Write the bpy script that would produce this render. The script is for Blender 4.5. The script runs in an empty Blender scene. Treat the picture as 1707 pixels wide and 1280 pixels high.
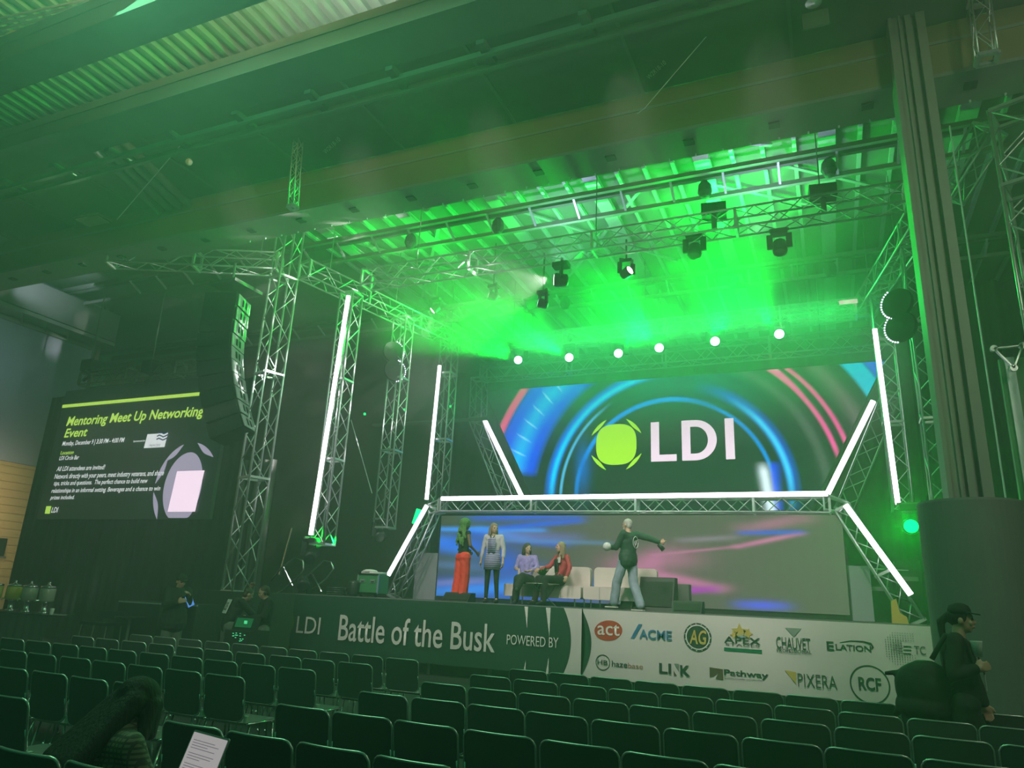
import bpy, bmesh, math, random
import numpy as np
from mathutils import Vector, Matrix, Quaternion
random.seed(7)
C = bpy.context.scene.collection
R = math.radians
# ------------------------------------------------------------------ camera
F_PX, PITCH, ROLL, YAW, EYE = 1200.0, R(16.6), R(2.68), R(24.07), 1.6
_f = np.array([-math.sin(YAW)*math.cos(PITCH), math.cos(YAW)*math.cos(PITCH), math.sin(PITCH)])
_r = np.array([math.cos(YAW), math.sin(YAW), 0.0]); _u = np.cross(_r, _f)
_A = _r*math.cos(ROLL) + _u*math.sin(ROLL); _B = -_r*math.sin(ROLL) + _u*math.cos(ROLL)
EYEP = np.array([0, 0, EYE])
cam_d = bpy.data.cameras.new('camera'); cam = bpy.data.objects.new('camera', cam_d); C.objects.link(cam)
cam.matrix_world = Matrix(((_A[0], _B[0], -_f[0], 0), (_A[1], _B[1], -_f[1], 0), (_A[2], _B[2], -_f[2], EYE), (0, 0, 0, 1)))
cam_d.sensor_width = 36; cam_d.lens = F_PX/1707*36; cam_d.clip_start = 0.05; cam_d.clip_end = 200
bpy.context.scene.camera = cam
def ray(x, y): return _f + _A*((x-853.5)/F_PX) - _B*((y-640)/F_PX)
def at_y(x, y, Y): d = ray(x, y); return EYEP + d*(Y/d[1])          # survey helpers: a measured point on a known plane
def at_z(x, y, Z): d = ray(x, y); return EYEP + d*((Z-EYE)/d[2])
def at_x(x, y, X): d = ray(x, y); return EYEP + d*(X/d[0])
def seen(P, m=0):
    v = np.array(P, float)-EYEP; z = v@_f
    if z < .2: return False
    x = 853.5+F_PX*(v@_A)/z; y = 640-F_PX*(v@_B)/z
    return -m < x < 1707+m and -m < y < 1280+m
# ------------------------------------------------------------------ world, exposure
sc = bpy.context.scene
sc.view_settings.view_transform = 'Standard'; sc.view_settings.look = 'None'
sc.view_settings.exposure = 0.0; sc.view_settings.gamma = 1.0; sc.view_settings.use_curve_mapping = False
sc.cycles.max_bounces = 5; sc.cycles.diffuse_bounces = 2; sc.cycles.glossy_bounces = 2
sc.cycles.transmission_bounces = 3; sc.cycles.volume_bounces = 0; sc.cycles.transparent_max_bounces = 6
sc.cycles.sample_clamp_indirect = 3.0; sc.cycles.caustics_reflective = False; sc.cycles.caustics_refractive = False
W = bpy.data.worlds.new('world'); sc.world = W; W.use_nodes = True
W.node_tree.nodes['Background'].inputs[0].default_value = (0.007, 0.066, 0.026, 1)
W.node_tree.nodes['Background'].inputs[1].default_value = 1.6
HAZE = 0.019
GREEN = (0.0, 1.0, 0.04)
# ------------------------------------------------------------------ lights
def spot(loc, target, power, color, cone=40, blend=.6, radius=.06, rays=0, seed=0, soft=.35):
    d = bpy.data.lights.new('spot_light', 'SPOT'); o = bpy.data.objects.new('spot_light', d); C.objects.link(o)
    o.location = loc; v = Vector(target)-Vector(loc); o.rotation_euler = v.to_track_quat('-Z', 'Y').to_euler()
    d.energy = power; d.color = color; d.spot_size = R(cone); d.spot_blend = blend; d.shadow_soft_size = radius
    if rays:                                                        # gobo wheel: splits the beam into rays
        d.use_nodes = True; nt = d.node_tree; em = nt.nodes['Emission']
        tc = nt.nodes.new('ShaderNodeTexCoord'); mp = nt.nodes.new('ShaderNodeMapping'); mp.inputs['Location'].default_value = (seed*1.7, seed*.9, 0)
        vo = nt.nodes.new('ShaderNodeTexVoronoi'); vo.inputs['Scale'].default_value = rays
        rp = nt.nodes.new('ShaderNodeMapRange'); rp.inputs['From Min'].default_value = 0.12; rp.inputs['From Max'].default_value = 0.42
        rp.inputs['To Min'].default_value = 2.4; rp.inputs['To Max'].default_value = soft
        nt.links.new(tc.outputs['Normal'], mp.inputs['Vector']); nt.links.new(mp.outputs[0], vo.inputs['Vector'])
        nt.links.new(vo.outputs['Distance'], rp.inputs['Value']); nt.links.new(rp.outputs[0], em.inputs['Strength'])
    return o
def area(loc, target, power, color, sx, sy):
    d = bpy.data.lights.new('area_light', 'AREA'); o = bpy.data.objects.new('area_light', d); C.objects.link(o)
    o.location = loc; v = Vector(target)-Vector(loc); o.rotation_euler = v.to_track_quat('-Z', 'Y').to_euler()
    d.shape = 'RECTANGLE'; d.size = sx; d.size_y = sy; d.energy = power; d.color = color
    return o
HXY = [at_y(*p, 18.9) for p in ((865, 601), (950, 597), (1032, 590), (1100, 581), (1193, 570), (1300, 558))]
aims = [(-13, 9, 11.5), (-14, 6, 13), (3.5, 10, 12.5), (-10, 8, 12), (2.5, 10, 15), (-6, 9, 15)]
for k, (h, a) in enumerate(zip(HXY, aims)):
    h = Vector(h); a = Vector(a); d = (a-h).normalized(); spot(h+d*.35, a, 3000, GREEN, 72, .9, .08, rays=8, seed=k, soft=.8)
area((-3.5, 18.2, 8.8), (-3.5, 10, 0.5), 450, (.03, 1, .16), 9, .5)  # added fill for the ambient green glow, not a fixture
for (px, py), Y0, tgt, pw in (((1032, 590), 18.9, at_y(1125, 1290, 3.5), 700), ((960, 597), 18.9, at_y(1005, 830, 12), 300), ((1100, 581), 18.9, at_y(1270, 0, 8), 900)):
    h = Vector(at_y(px, py, Y0)); d = (Vector(tgt)-h).normalized(); spot(h+d*.35, tgt, pw, GREEN, 4, .8, .05)
w_ = Vector(at_y(935, 467, 13.1)); spot(w_+Vector((-.25, -.1, 0)), w_+Vector((-3, -.25, -.15)), 5500, (.95, .9, .85), 84, .5, .03, rays=14, seed=3, soft=.1)
for (px, py), Y, v, pw in (((726, 514), 16.5, (-.1, -.3, -1), 160), ((822, 494), 15.5, (-1.4, -.4, -.6), 90), ((1044, 455), 14.3, (1, -.3, 1.2), 110)):
    c = Vector(at_y(px, py, Y)); v = Vector(v).normalized(); spot(c+v*.25, c+v*3, pw, (.95, .95, .9), 36, .8, .03)
# front of house wash on the performers and banner
for x in (-9.5, -6.8, -4.4, -2.2, -.3):
    spot((x, 8.2, 8.8), (x-.2, 15, 1.9), 1950, (1.0, .86, .84), 36, 1.0, .4)
area((-6, 3.5, 8.8), (-3, 10, 0), 300, (.25, 1, .5), 6, 3)  # added green fill over floor and seats, separate from the wash
# added area lamps for hall light: far left wall, service zone above camera
area((-22.75, 12.2, 3.0), (-24, 12.2, 2.9), 110, (1, .80, .50), 5, 4.5)
area((-22.5, 11, 7.9), (-24, 11, 7.9), 16, (.75, .85, 1), 6, 2.5); area((-22.0, 13.5, 10.4), (-24, 14.5, 11.2), 14, (.75, .85, 1), 2, 1)
area((-7.5, 3.4, 10.2), (-7.5, 3.8, 11.7), 500, (1, .72, .35), 2.5, 1)
area((-4, 7.9, 10.4), (-4, 7.7, 11.7), 110, (.9, 1, .9), 8, .4)  # unseen lamp added above the soffit to light the roof deck
c_ = Vector(at_y(1519, 877, 15.0)); spot(c_+Vector((-.05, -.4, 0)), c_+Vector((-1, -4, -.6)), 400, GREEN, 110, .8, .05)
area((4.5, 4, 7.0), (1.6, 10, 5), 150, (.8, .85, .6), 1, 2)  # added side fill that brightens the column
spot((-3, 14.2, 8.6), (1.3, 10.3, 6.5), 1500, GREEN, 30, .8, .1)  # extra green spot added for the left face of the column
spot((-5.5, 14.6, 9.3), (-5.0, 15.2, 11), 220, (.62, .58, 1.0), 150, 1.0, .1); spot((-1.0, 14.6, 9.3), (-.6, 15.2, 11), 200, (.62, .58, 1.0), 150, 1.0, .1)  # unseen lavender spots added to make the purlins stand out
area((-8.5, 6.5, 3.6), (-11, 11, 1), 45, (.9, .85, .7), 1.5, 1)  # weak fill added so the crew faces show
for k, tgt, pw in ((1, (-9.5, 5, 8.4), 13000), (3, (-5, 4, 8.5), 10000), (0, (-14, 7, 8.2), 9000), (4, (-1, 5, 8.8), 5000)):
    h = Vector(HXY[k]); d = (Vector(tgt)-h).normalized(); spot(h+d*.36, tgt, pw, GREEN, 26, 1.0, .08, rays=9, seed=k+9, soft=.7)
spot((-10.6, 14.2, 2.7), (-13.0, 13.6, 3.1), 350, GREEN, 60, .8, .05)

# ------------------------------------------------------------------ materials
def mat(name, col, rough=.6, metal=0., noise=0., scale=20., bump=0., emit=None, es=1., stretch=None, spec=.5):
    m = bpy.data.materials.new(name); m.use_nodes = True; nt = m.node_tree; b = nt.nodes['Principled BSDF']
    b.inputs['Base Color'].default_value = (*col, 1); b.inputs['Roughness'].default_value = rough
    b.inputs['Metallic'].default_value = metal; b.inputs['Specular IOR Level'].default_value = spec
    if emit: b.inputs['Emission Color'].default_value = (*emit, 1); b.inputs['Emission Strength'].default_value = es
    if noise or bump:
        tc = nt.nodes.new('ShaderNodeTexCoord'); n = nt.nodes.new('ShaderNodeTexNoise'); n.inputs['Scale'].default_value = scale
        n.inputs['Detail'].default_value = 4
        mp = nt.nodes.new('ShaderNodeMapping'); mp.inputs['Scale'].default_value = stretch or (1, 1, 1)
        nt.links.new(tc.outputs['Object'], mp.inputs[0]); nt.links.new(mp.outputs[0], n.inputs['Vector'])
        if noise:
            rp = nt.nodes.new('ShaderNodeMapRange'); rp.inputs['To Min'].default_value = 1-noise; rp.inputs['To Max'].default_value = 1+noise
            mx = nt.nodes.new('ShaderNodeVectorMath'); mx.operation = 'SCALE'; mx.inputs[0].default_value = col
            nt.links.new(n.outputs['Fac'], rp.inputs['Value']); nt.links.new(rp.outputs[0], mx.inputs['Scale'])
            nt.links.new(mx.outputs[0], b.inputs['Base Color'])
        if bump:
            bp = nt.nodes.new('ShaderNodeBump'); bp.inputs['Strength'].default_value = bump; bp.inputs['Distance'].default_value = .02
            nt.links.new(n.outputs['Fac'], bp.inputs['Height']); nt.links.new(bp.outputs[0], b.inputs['Normal'])
    return m
def glow(name, col, s):
    m = bpy.data.materials.new(name); m.use_nodes = True; nt = m.node_tree; nt.nodes.clear()
    e = nt.nodes.new('ShaderNodeEmission'); o = nt.nodes.new('ShaderNodeOutputMaterial')
    e.inputs[0].default_value = (*col, 1); e.inputs[1].default_value = s; nt.links.new(e.outputs[0], o.inputs[0]); return m
def attr_glow(name, s):
    m = glow(name, (0, 0, 0), s); nt = m.node_tree; a = nt.nodes.new('ShaderNodeVertexColor'); a.layer_name = 'image'
    nt.links.new(a.outputs[0], nt.nodes['Emission'].inputs[0]); return m
M = dict(
 alu=mat('brushed_aluminium', (.62, .64, .66), .38, .75, noise=.15, scale=30),
 steel_dark=mat('painted_steel', (.16, .17, .16), .6, .1, noise=.2, scale=3),
 steel_grey=mat('grey_girder_paint', (.21, .23, .21), .7, 0, noise=.25, scale=1.5),
 steel_olive=mat('olive_primer', (.20, .18, .09), .7, 0, noise=.25, scale=1.2),
 purlin=mat('galvanised_purlin', (.64, .66, .72), .45, .3, noise=.15, scale=4),
 deck=mat('roof_deck', (.30, .33, .30), .55, .2, noise=.3, scale=2),
 black=mat('matt_black', (.018, .019, .02), .6, noise=.2, scale=8),
 black_sh=mat('black_gloss', (.02, .022, .024), .3),
 drape=mat('black_drape_cloth', (.035, .038, .036), .85, noise=.35, scale=2.2, stretch=(6, 6, .25), bump=.4),
 wall_dark=mat('dark_hall_wall', (.10, .085, .07), .8, noise=.25, scale=.5),
 carpet=mat('dark_carpet', (.03, .035, .035), .9, noise=.4, scale=60, bump=.3),
 stagetop=mat('stage_deck', (.03, .03, .03), .5, noise=.3, scale=10),
 banner_dark=mat('printed_banner_dark', (.012, .055, .035), .55, noise=.12, scale=2, bump=.35),
 banner_white=mat('printed_banner_white', (.66, .62, .60), .55, noise=.05, scale=1.6, bump=.35),
 ink_white=mat('white_ink', (.72, .70, .66), .6), ink_dark=mat('dark_ink', (.02, .05, .035), .6),
 ink_red=mat('red_ink', (.45, .05, .03), .6), ink_blue=mat('blue_ink', (.03, .16, .32), .6),
 ink_gold=mat('gold_ink', (.55, .42, .10), .6), ink_lime=mat('lime_ink', (.09, .16, .01), .6),
 ink_brown=mat('brown_ink', (.10, .07, .045), .6), ink_green=mat('green_ink', (.0, .16, .07), .6), ink_rust=mat('rust_ink', (.32, .14, .09), .6),
 ink_grey=mat('grey_ink', (.22, .26, .24), .6), ink_lblue=mat('light_blue_ink', (.3, .5, .65), .6),
 chair_back=mat('chair_mesh_back', (.055, .062, .065), .7, noise=.12, scale=40),
 chair_seat=mat('chair_seat_plastic', (.17, .18, .18), .35, noise=.1, scale=20),
 chrome=mat('chrome_wire', (.75, .76, .78), .22, 1.0),
 rim=mat('chair_rim', (.55, .57, .58), .3, .8),
 clip=mat('link_clip_plastic', (.5, .55, .5), .4),
 led_white=glow('white_led_tube', (1.0, .90, .98), 5.0), led_house=mat('led_housing', (.35, .36, .37), .4, .6),
 lamp_face=glow('lamp_face', (.55, 1.0, .85), 5.0), lamp_green=glow('green_led', (.0, 1.0, .12), 5.0), lamp_white=glow('white_lamp', (1, .9, .85), 9.0),
 lamp_pink=glow('pink_lamp', (.9, .35, .6), 1.0), dot=glow('white_led_dot', (.8, .85, 1.0), 2.5),
 skin=mat('skin_light', (.62, .38, .28), .5), skin_dk=mat('skin_brown', (.20, .10, .06), .5), skin_m=mat('skin_tan', (.45, .27, .19), .5),
 hair_black=mat('black_hair', (.006, .006, .006), .7, noise=.4, scale=60, stretch=(1, 1, .2), bump=.6), hair_grey=mat('grey_hair', (.5, .48, .45), .6, noise=.3, scale=80, bump=.4),
 hair_brown=mat('brown_hair', (.05, .03, .02), .5, noise=.4, scale=60, bump=.5), hair_blond=mat('blond_hair', (.34, .24, .15), .5, noise=.4, scale=60, stretch=(1, 1, .2), bump=.5),
 hair_green_lit=mat('curly_braids_green_lit', (.10, .26, .06), .6, noise=.6, scale=50, bump=1.0),  # green stage light on the curls is put into their colour
 red=mat('red_trousers', (.85, .04, .035), .6, noise=.1, scale=10, bump=.2), maroon=mat('red_jacket', (.42, .02, .05), .6, noise=.15, scale=10),
 cloth_black=mat('black_cloth', (.012, .016, .014), .8, noise=.2, scale=10), cloth_dgreen=mat('dark_jacket', (.02, .05, .035), .7, noise=.2, scale=8),
 denim=mat('washed_denim', (.30, .36, .44), .75, noise=.35, scale=9), cardigan=mat('white_cardigan', (.60, .56, .62), .7, noise=.1, scale=20),
 shoe_white=mat('shoe_rubber', (.7, .68, .62), .5), cream=mat('sofa_leather', (.72, .62, .58), .45, noise=.06, scale=4, bump=.15),
 grey_cloth=mat('grey_cloth', (.12, .13, .12), .8, noise=.2, scale=10), tweed=None, plaid=None,
 eye=mat('eye_dark', (.02, .015, .01), .3), lip=mat('lip', (.40, .10, .09), .5),
 glass=mat('clear_jar', (.35, .38, .30), .2), juice=mat('yellow_drink', (.55, .50, .08), .4), paper=mat('paper_white', (.7, .7, .68), .7),
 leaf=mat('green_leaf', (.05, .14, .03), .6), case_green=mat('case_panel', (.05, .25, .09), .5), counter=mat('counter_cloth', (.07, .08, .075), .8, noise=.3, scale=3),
 yellow=mat('yellow_paint', (.6, .42, .1), .5), vent=mat('vent_slat', (.85, .82, .62), .5),
 plum=mat('flower_print', (.33, .26, .62), .7, noise=.7, scale=25),
)
def stripes(name, c1, c2, sx, sz, rough=.7):
    m = mat(name, c1, rough); nt = m.node_tree; b = nt.nodes['Principled BSDF']
    tc = nt.nodes.new('ShaderNodeTexCoord'); sp = nt.nodes.new('ShaderNodeSeparateXYZ'); nt.links.new(tc.outputs['Object'], sp.inputs[0])
    def wave(out, s, duty):
        a = nt.nodes.new('ShaderNodeMath'); a.operation = 'MULTIPLY'; a.inputs[1].default_value = s; nt.links.new(sp.outputs[out], a.inputs[0])
        f = nt.nodes.new('ShaderNodeMath'); f.operation = 'FRACT'; nt.links.new(a.outputs[0], f.inputs[0])
        l = nt.nodes.new('ShaderNodeMath'); l.operation = 'LESS_THAN'; l.inputs[1].default_value = duty; nt.links.new(f.outputs[0], l.inputs[0]); return l
    z = wave('Z', sz, .45); last = z
    if sx:
        x = wave('X', sx, .3); q = nt.nodes.new('ShaderNodeMath'); q.operation = 'MAXIMUM'; nt.links.new(z.outputs[0], q.inputs[0]); nt.links.new(x.outputs[0], q.inputs[1]); last = q
    mx = nt.nodes.new('ShaderNodeMix'); mx.data_type = 'RGBA'; mx.inputs['A'].default_value = (*c1, 1); mx.inputs['B'].default_value = (*c2, 1)
    nt.links.new(last.outputs[0], mx.inputs['Factor']); nt.links.new(mx.outputs['Result'], b.inputs['Base Color']); return m
M['tweed'] = stripes('plaid_tweed', (.20, .17, .13), (.06, .055, .05), 45, 45)
M['stripe_dress'] = stripes('striped_dress', (.42, .38, .62), (.13, .13, .24), 0, 22)
# ------------------------------------------------------------------ geometry helpers
class MB:
    def __init__(s): s.v = []; s.f = []
    def add(s, vs, fs): n = len(s.v); s.v += [tuple(v) for v in vs]; s.f += [tuple(i+n for i in f) for f in fs]; return s
    def box(s, c, d, rz=0, M3=None):
        x, y, z = [q/2 for q in d]; m = M3 or Matrix.Rotation(rz, 3, 'Z')
        vs = [Vector(c)+m@Vector((a*x, b*y, e*z)) for a in (-1, 1) for b in (-1, 1) for e in (-1, 1)]
        return s.add(vs, [(0, 1, 3, 2), (4, 6, 7, 5), (0, 4, 5, 1), (2, 3, 7, 6), (0, 2, 6, 4), (1, 5, 7, 3)])
    def bar(s, a, b, w, h, up=(0, 0, 1)):                           # box section from a to b
        a, b = Vector(a), Vector(b); d = (b-a).normalized(); sd = d.cross(Vector(up))
        if sd.length < 1e-4: sd = d.cross(Vector((0, 1, 0)))
        sd.normalize(); u = sd.cross(d); sd = sd*w/2; u = u*h/2
        vs = [p+i*sd+j*u for p in (a, b) for i, j in ((-1, -1), (1, -1), (1, 1), (-1, 1))]
        return s.add(vs, [(3, 2, 1, 0), (4, 5, 6, 7), (0, 1, 5, 4), (1, 2, 6, 5), (2, 3, 7, 6), (3, 0, 4, 7)])
    def tube(s, pts, r, n=8, r2=None, cap=True):
        pts = [Vector(p) for p in pts]; k = len(pts); rings = []
        rr = r if isinstance(r, (list, tuple)) else [r+( (r2 if r2 is not None else r)-r)*i/(k-1) for i in range(k)]
        ref = None
        for i, p in enumerate(pts):
            d = (pts[min(i+1, k-1)]-pts[max(i-1, 0)]).normalized()
            if ref is None: ref = d.orthogonal().normalized()
            ref = (ref-d*ref.dot(d)); ref = ref.normalized() if ref.length > 1e-6 else d.orthogonal().normalized()
            o = d.cross(ref); rings.append([p+(ref*math.cos(2*math.pi*j/n)+o*math.sin(2*math.pi*j/n))*rr[i] for j in range(n)])
        vs = [v for q in rings for v in q]; fs = [(i*n+j, i*n+(j+1) % n, (i+1)*n+(j+1) % n, (i+1)*n+j) for i in range(k-1) for j in range(n)]
        if cap: fs += [tuple(range(n-1, -1, -1)), tuple((k-1)*n+j for j in range(n))]
        return s.add(vs, fs)
    def ball(s, c, r, n=12, m=8, M3=None):
        r = (r, r, r) if isinstance(r, (int, float)) else r; m3 = M3 or Matrix.Identity(3); vs = []
        for i in range(m+1):
            t = math.pi*i/m
            for j in range(n):
                a = 2*math.pi*j/n; vs.append(Vector(c)+m3@Vector((r[0]*math.sin(t)*math.cos(a), r[1]*math.sin(t)*math.sin(a), r[2]*math.cos(t))))
        fs = [(i*n+j, (i+1)*n+j, (i+1)*n+(j+1) % n, i*n+(j+1) % n) for i in range(m) for j in range(n)]
        return s.add(vs, fs)
    def lathe(s, c, prof, n=20, axis=None, cap=True):               # prof: (radius, height)
        m3 = Vector((0, 0, 1)).rotation_difference(Vector(axis)).to_matrix() if axis else Matrix.Identity(3)
        vs = [Vector(c)+m3@Vector((r*math.cos(2*math.pi*j/n), r*math.sin(2*math.pi*j/n), h)) for r, h in prof for j in range(n)]
        k = len(prof); fs = [(i*n+j, i*n+(j+1) % n, (i+1)*n+(j+1) % n, (i+1)*n+j) for i in range(k-1) for j in range(n)]
        if cap: fs += [tuple(range(n-1, -1, -1)), tuple((k-1)*n+j for j in range(n))]
        return s.add(vs, fs)
    def prism(s, poly, o, ax, ay, ex):                              # polygon in plane (ax, ay) extruded by ex
        o, ax, ay, ex = Vector(o), Vector(ax), Vector(ay), Vector(ex); n = len(poly)
        a = [o+ax*p+ay*q for p, q in poly]; b = [v+ex for v in a]
        return s.add(a+b, [tuple(range(n)), tuple(range(2*n-1, n-1, -1))]+[(i, i+n, (i+1) % n+n, (i+1) % n) for i in range(n)])
    def mesh(s, name, m, smooth=False):
        me = bpy.data.meshes.new(name); me.from_pydata(s.v, [], s.f); me.update()
        b = bmesh.new(); b.from_mesh(me); bmesh.ops.recalc_face_normals(b, faces=b.faces); b.to_mesh(me); b.free()
        if m: me.materials.append(m)
        if smooth: me.shade_smooth()
        return me
    def build(s, name, m, parent=None, smooth=False):               # vertices are given in world coordinates
        o = bpy.data.objects.new(name, s.mesh(name, m, smooth)); C.objects.link(o)
        if parent is not None:
            o.parent = parent; o.matrix_parent_inverse = parent.matrix_basis.inverted()
        return o
def tag(o, label=None, cat=None, group=None, kind=None):
    if label: o['label'] = label
    if cat: o['category'] = cat
    if group: o['group'] = group
    if kind: o['kind'] = kind
    return o
def thing(name, label, cat, loc=(0, 0, 0), rz=0, group=None):
    o = bpy.data.objects.new(name, None); C.objects.link(o); o.location = loc; o.rotation_euler = (0, 0, rz)
    o.empty_display_size = .1; return tag(o, label, cat, group)
def struct(o): o['kind'] = 'structure'; return o
def inst(name, me, mw, parent=None):                                # another object on shared mesh data
    o = bpy.data.objects.new(name, me); C.objects.link(o); o.matrix_basis = mw
    if parent is not None: o.parent = parent; o.matrix_parent_inverse = parent.matrix_basis.inverted()
    return o
def local(name, me, parent, loc=(0, 0, 0), rot=(0, 0, 0)):
    o = bpy.data.objects.new(name, me); C.objects.link(o); o.parent = parent; o.location = loc; o.rotation_euler = rot; return o
def copy_tree(o, parent=None):
    c = o.copy(); C.objects.link(c)
    if parent is not None: c.parent = parent
    for ch in list(o.children): copy_tree(ch, c)
    return c
def rrect(w, h, r, n=5, corners=(1, 1, 1, 1)):
    pts = []
    for k, (cx, cy, a0) in enumerate(((w/2, h/2, 0), (-w/2, h/2, 90), (-w/2, -h/2, 180), (w/2, -h/2, 270))):
        q = r if corners[k] else .002; ox, oy = cx-math.copysign(q, cx), cy-math.copysign(q, cy)
        pts += [(ox+q*math.cos(R(a0+90*i/n)), oy+q*math.sin(R(a0+90*i/n))) for i in range(n+1)]
    return pts
# ================================================================== hall shell
struct(MB().box((-9, 13, -.05), (50, 42, .1)).build('floor', M['carpet']))
struct(MB().box((-9, 28.2, 6), (50, .2, 12.4)).build('wall_back', M['wall_dark']))
DZ = 11.7
# corrugated roof deck, ribs along the depth
dk = MB(); x = -32.0
while x < 13:
    a = [(x, DZ), (x+.10, DZ), (x+.13, DZ+.09), (x+.27, DZ+.09), (x+.30, DZ)]
    for (p, q), (p2, q2) in zip(a[:-1], a[1:]):
        dk.add([(p, -1, q), (p2, -1, q2), (p2, 8.9, q2), (p, 8.9, q)], [(0, 1, 2, 3)])
    x += .30
struct(dk.build('ceiling', M['deck']))
struct(MB().box((-9, 19.1, 11.27), (50, 18.3, .1)).build('ceiling_rear', mat('roof_board', (.20, .22, .20), .8, noise=.12, scale=.4)))
cp_ = struct(MB().box((-9.5, 8.98, 10.09), (45, 2.75, .08)).build('ceiling_soffit', M['steel_dark']))
for k in range(16): MB().box((-24+2.4*k, 8.98, 10.04), (.05, 2.7, .04)).build('panel_joint', M['steel_grey'], cp_)
def girder(y0, zb, depth, wid, label, name='roof_girder', m1='steel_olive', m2='steel_grey', flange=.06, x0=-32, x1=13, pads=True, pitch=1.35):
    t = thing(name, label, 'beam', (0, y0, zb))
    MB().box(((x0+x1)/2, y0+.04, zb+depth/2), (x1-x0, .06, depth-.02)).build('web', M[m1], t)
    MB().box(((x0+x1)/2, y0+wid-.04, zb+depth/2), (x1-x0, .06, depth-.02)).build('web', M[m1], t)
    MB().box(((x0+x1)/2, y0+wid/2, zb-flange/2), (x1-x0, wid+.04, flange)).build('bottom_flange', M[m2], t)
    MB().box(((x0+x1)/2, y0+.02, zb+depth*.62), (x1-x0, .05, .05)).build('stiffener', M[m2], t)
    if pads:
        pm = MB().box((0, 0, 0), (.17, .15, .03)).mesh('bolt_pad', M['black']); bm_ = MB().lathe((0, 0, 0), [(.016, 0), (.016, .03), (.008, .04)], 6, axis=(0, 0, -1)).mesh('bolt', M['purlin'])
        x = x0+.6
        while x < x1:
            if seen((x, y0, zb), 60):
                inst('bolt_pad', pm, Matrix.Translation((x, y0+wid*.42, zb-flange-.014)), t)
            x += pitch
        x = x0+.2
        while x < x1:
            if -12 < x < 4 and seen((x, y0+wid, zb), 10): inst('bolt', bm_, Matrix.Translation((x, y0+wid-.05, zb-flange)), t)
            x += .45
    return t
girder(10.3, 9.14, .88, .74, 'deep grey-green roof girder with square bolt pads crossing behind the column top')
girder(6.68, 9.14, .42, .62, 'wide dull green roof girder below the corrugated deck, upper left', m1='steel_grey', pads=False)
girder(5.15, 9.14, .50, .50, 'topmost roof girder crossing the upper left corner', m1='steel_dark', m2='steel_dark', pads=False)
# chords and stubs under the second girder
t = thing('girder_lower_chord', 'slim double chord with stubs slung under the wide roof girder', 'beam', (0, 7.5, 9.1))
for yy in (7.52, 7.78): MB().box((-9.5, yy, 9.02), (45, .07, .09)).build('chord', M['steel_dark'], t)
pm = MB().box((0, 0, 0), (.12, .5, .1)).mesh('stub', M['steel_dark'])
for i in range(22): inst('stub', pm, Matrix.Translation((-22+1.5*i, 7.55, 9.06)), t)
# purlins (depth direction) and cross beams over the stage
def purlin(x, w, h, z, y0, y1, m='purlin', nm='roof_purlin', lab=None):
    t = MB()
    t.box((x, (y0+y1)/2, z), (w, y1-y0, .025)); t.box((x, (y0+y1)/2, z+h), (w, y1-y0, .025)); t.box((x, (y0+y1)/2, z+h/2), (.03, y1-y0, h))
    return tag(t.build(nm, M[m]), lab, 'beam')
_pl = []
ORDN = ['first', 'second', 'third', 'fourth', 'fifth', 'sixth', 'seventh', 'eighth', 'ninth', 'tenth', 'eleventh', 'twelfth', 'thirteenth', 'fourteenth', 'fifteenth', 'sixteenth', 'seventeenth', 'eighteenth', 'nineteenth', 'twentieth', 'twenty-first', 'twenty-second', 'twenty-third', 'twenty-fourth', 'twenty-fifth', 'twenty-sixth', 'twenty-seventh', 'twenty-eighth', 'twenty-ninth', 'thirtieth', 'thirty-first']
nb = ns = 0
for i in range(29):
    x = .53+.637*(i-21); big = (i-21) % 4 == 0
    if big: nb += 1
    else: ns += 1
    o = purlin(x, .34 if big else .085, .10 if big else .07, 11.08 if big else 11.12, 11.3, 26)
    tag(o, '%s pale roof purlin over the stage, %s such from the left wall' % ('broad' if big else 'narrow', ORDN[(nb if big else ns)-1]), 'beam', 'roof purlins over the stage')
for k, (yy, lab) in enumerate(((14.3, 'paired roof tie beam nearest the big girder, above the stage'), (19.4, 'paired roof tie beam farther back above the rear stage'))):
    t = thing('roof_tie_beam', lab, 'beam', (0, yy, 10.7))
    for dy, zz in ((0, 10.82), (.22, 10.82), (.62, 10.55)):
        MB().box((-9, yy+dy, zz), (42, .10, .10)).build('chord', M['steel_dark' if dy < .3 else 'steel_grey'], t)
    sm = MB().bar((0, 0, 0), (0, .5, -.27), .05, .05).mesh('strut', M['purlin'])
    for i in range(24): inst('strut', sm, Matrix.Translation((-20+1.15*i, yy+.1, 10.82)), t)
    hm = MB().lathe((0, 0, 0), [(.05, 0), (.14, -.12), (.16, -.3), (.1, -.42), (.03, -.45)], 10).mesh('hoist_clamp', M['black'])
    for xx in (-9.66, -7.11, -2.02, .53): inst('hoist_clamp', hm, Matrix.Translation((xx, yy+.3, 10.8)), t)
br = [((-9.0, 12.0), (-6.75, 14.2)), ((-6.75, 12.0), (-9.0, 14.2)), ((-14.9, 12.0), (-11.9, 14.2)), ((-11.9, 12.0), (-13.3, 14.2)), ((-4.6, 12.2), (-.55, 14.2)), ((-.55, 11.9), (1.9, 14.2)), ((-6.75, 14.9), (-3.5, 19)), ((-3.5, 14.9), (-6.75, 19)), ((-2.45, 14.9), (.75, 17.5)), ((-.55, 14.9), (3.2, 18)), ((-11.9, 14.9), (-9.0, 19)), ((-9.0, 14.9), (-11.9, 19))]
t = thing('roof_cross_bracing', 'thin diagonal cross braces between the roof purlins above the stage', 'brace', (-5, 12, 11.1))
for a, b in br: MB().bar((*a, 11.12), (*b, 11.12), .08, .05).build('brace', M['purlin'], t)
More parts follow.
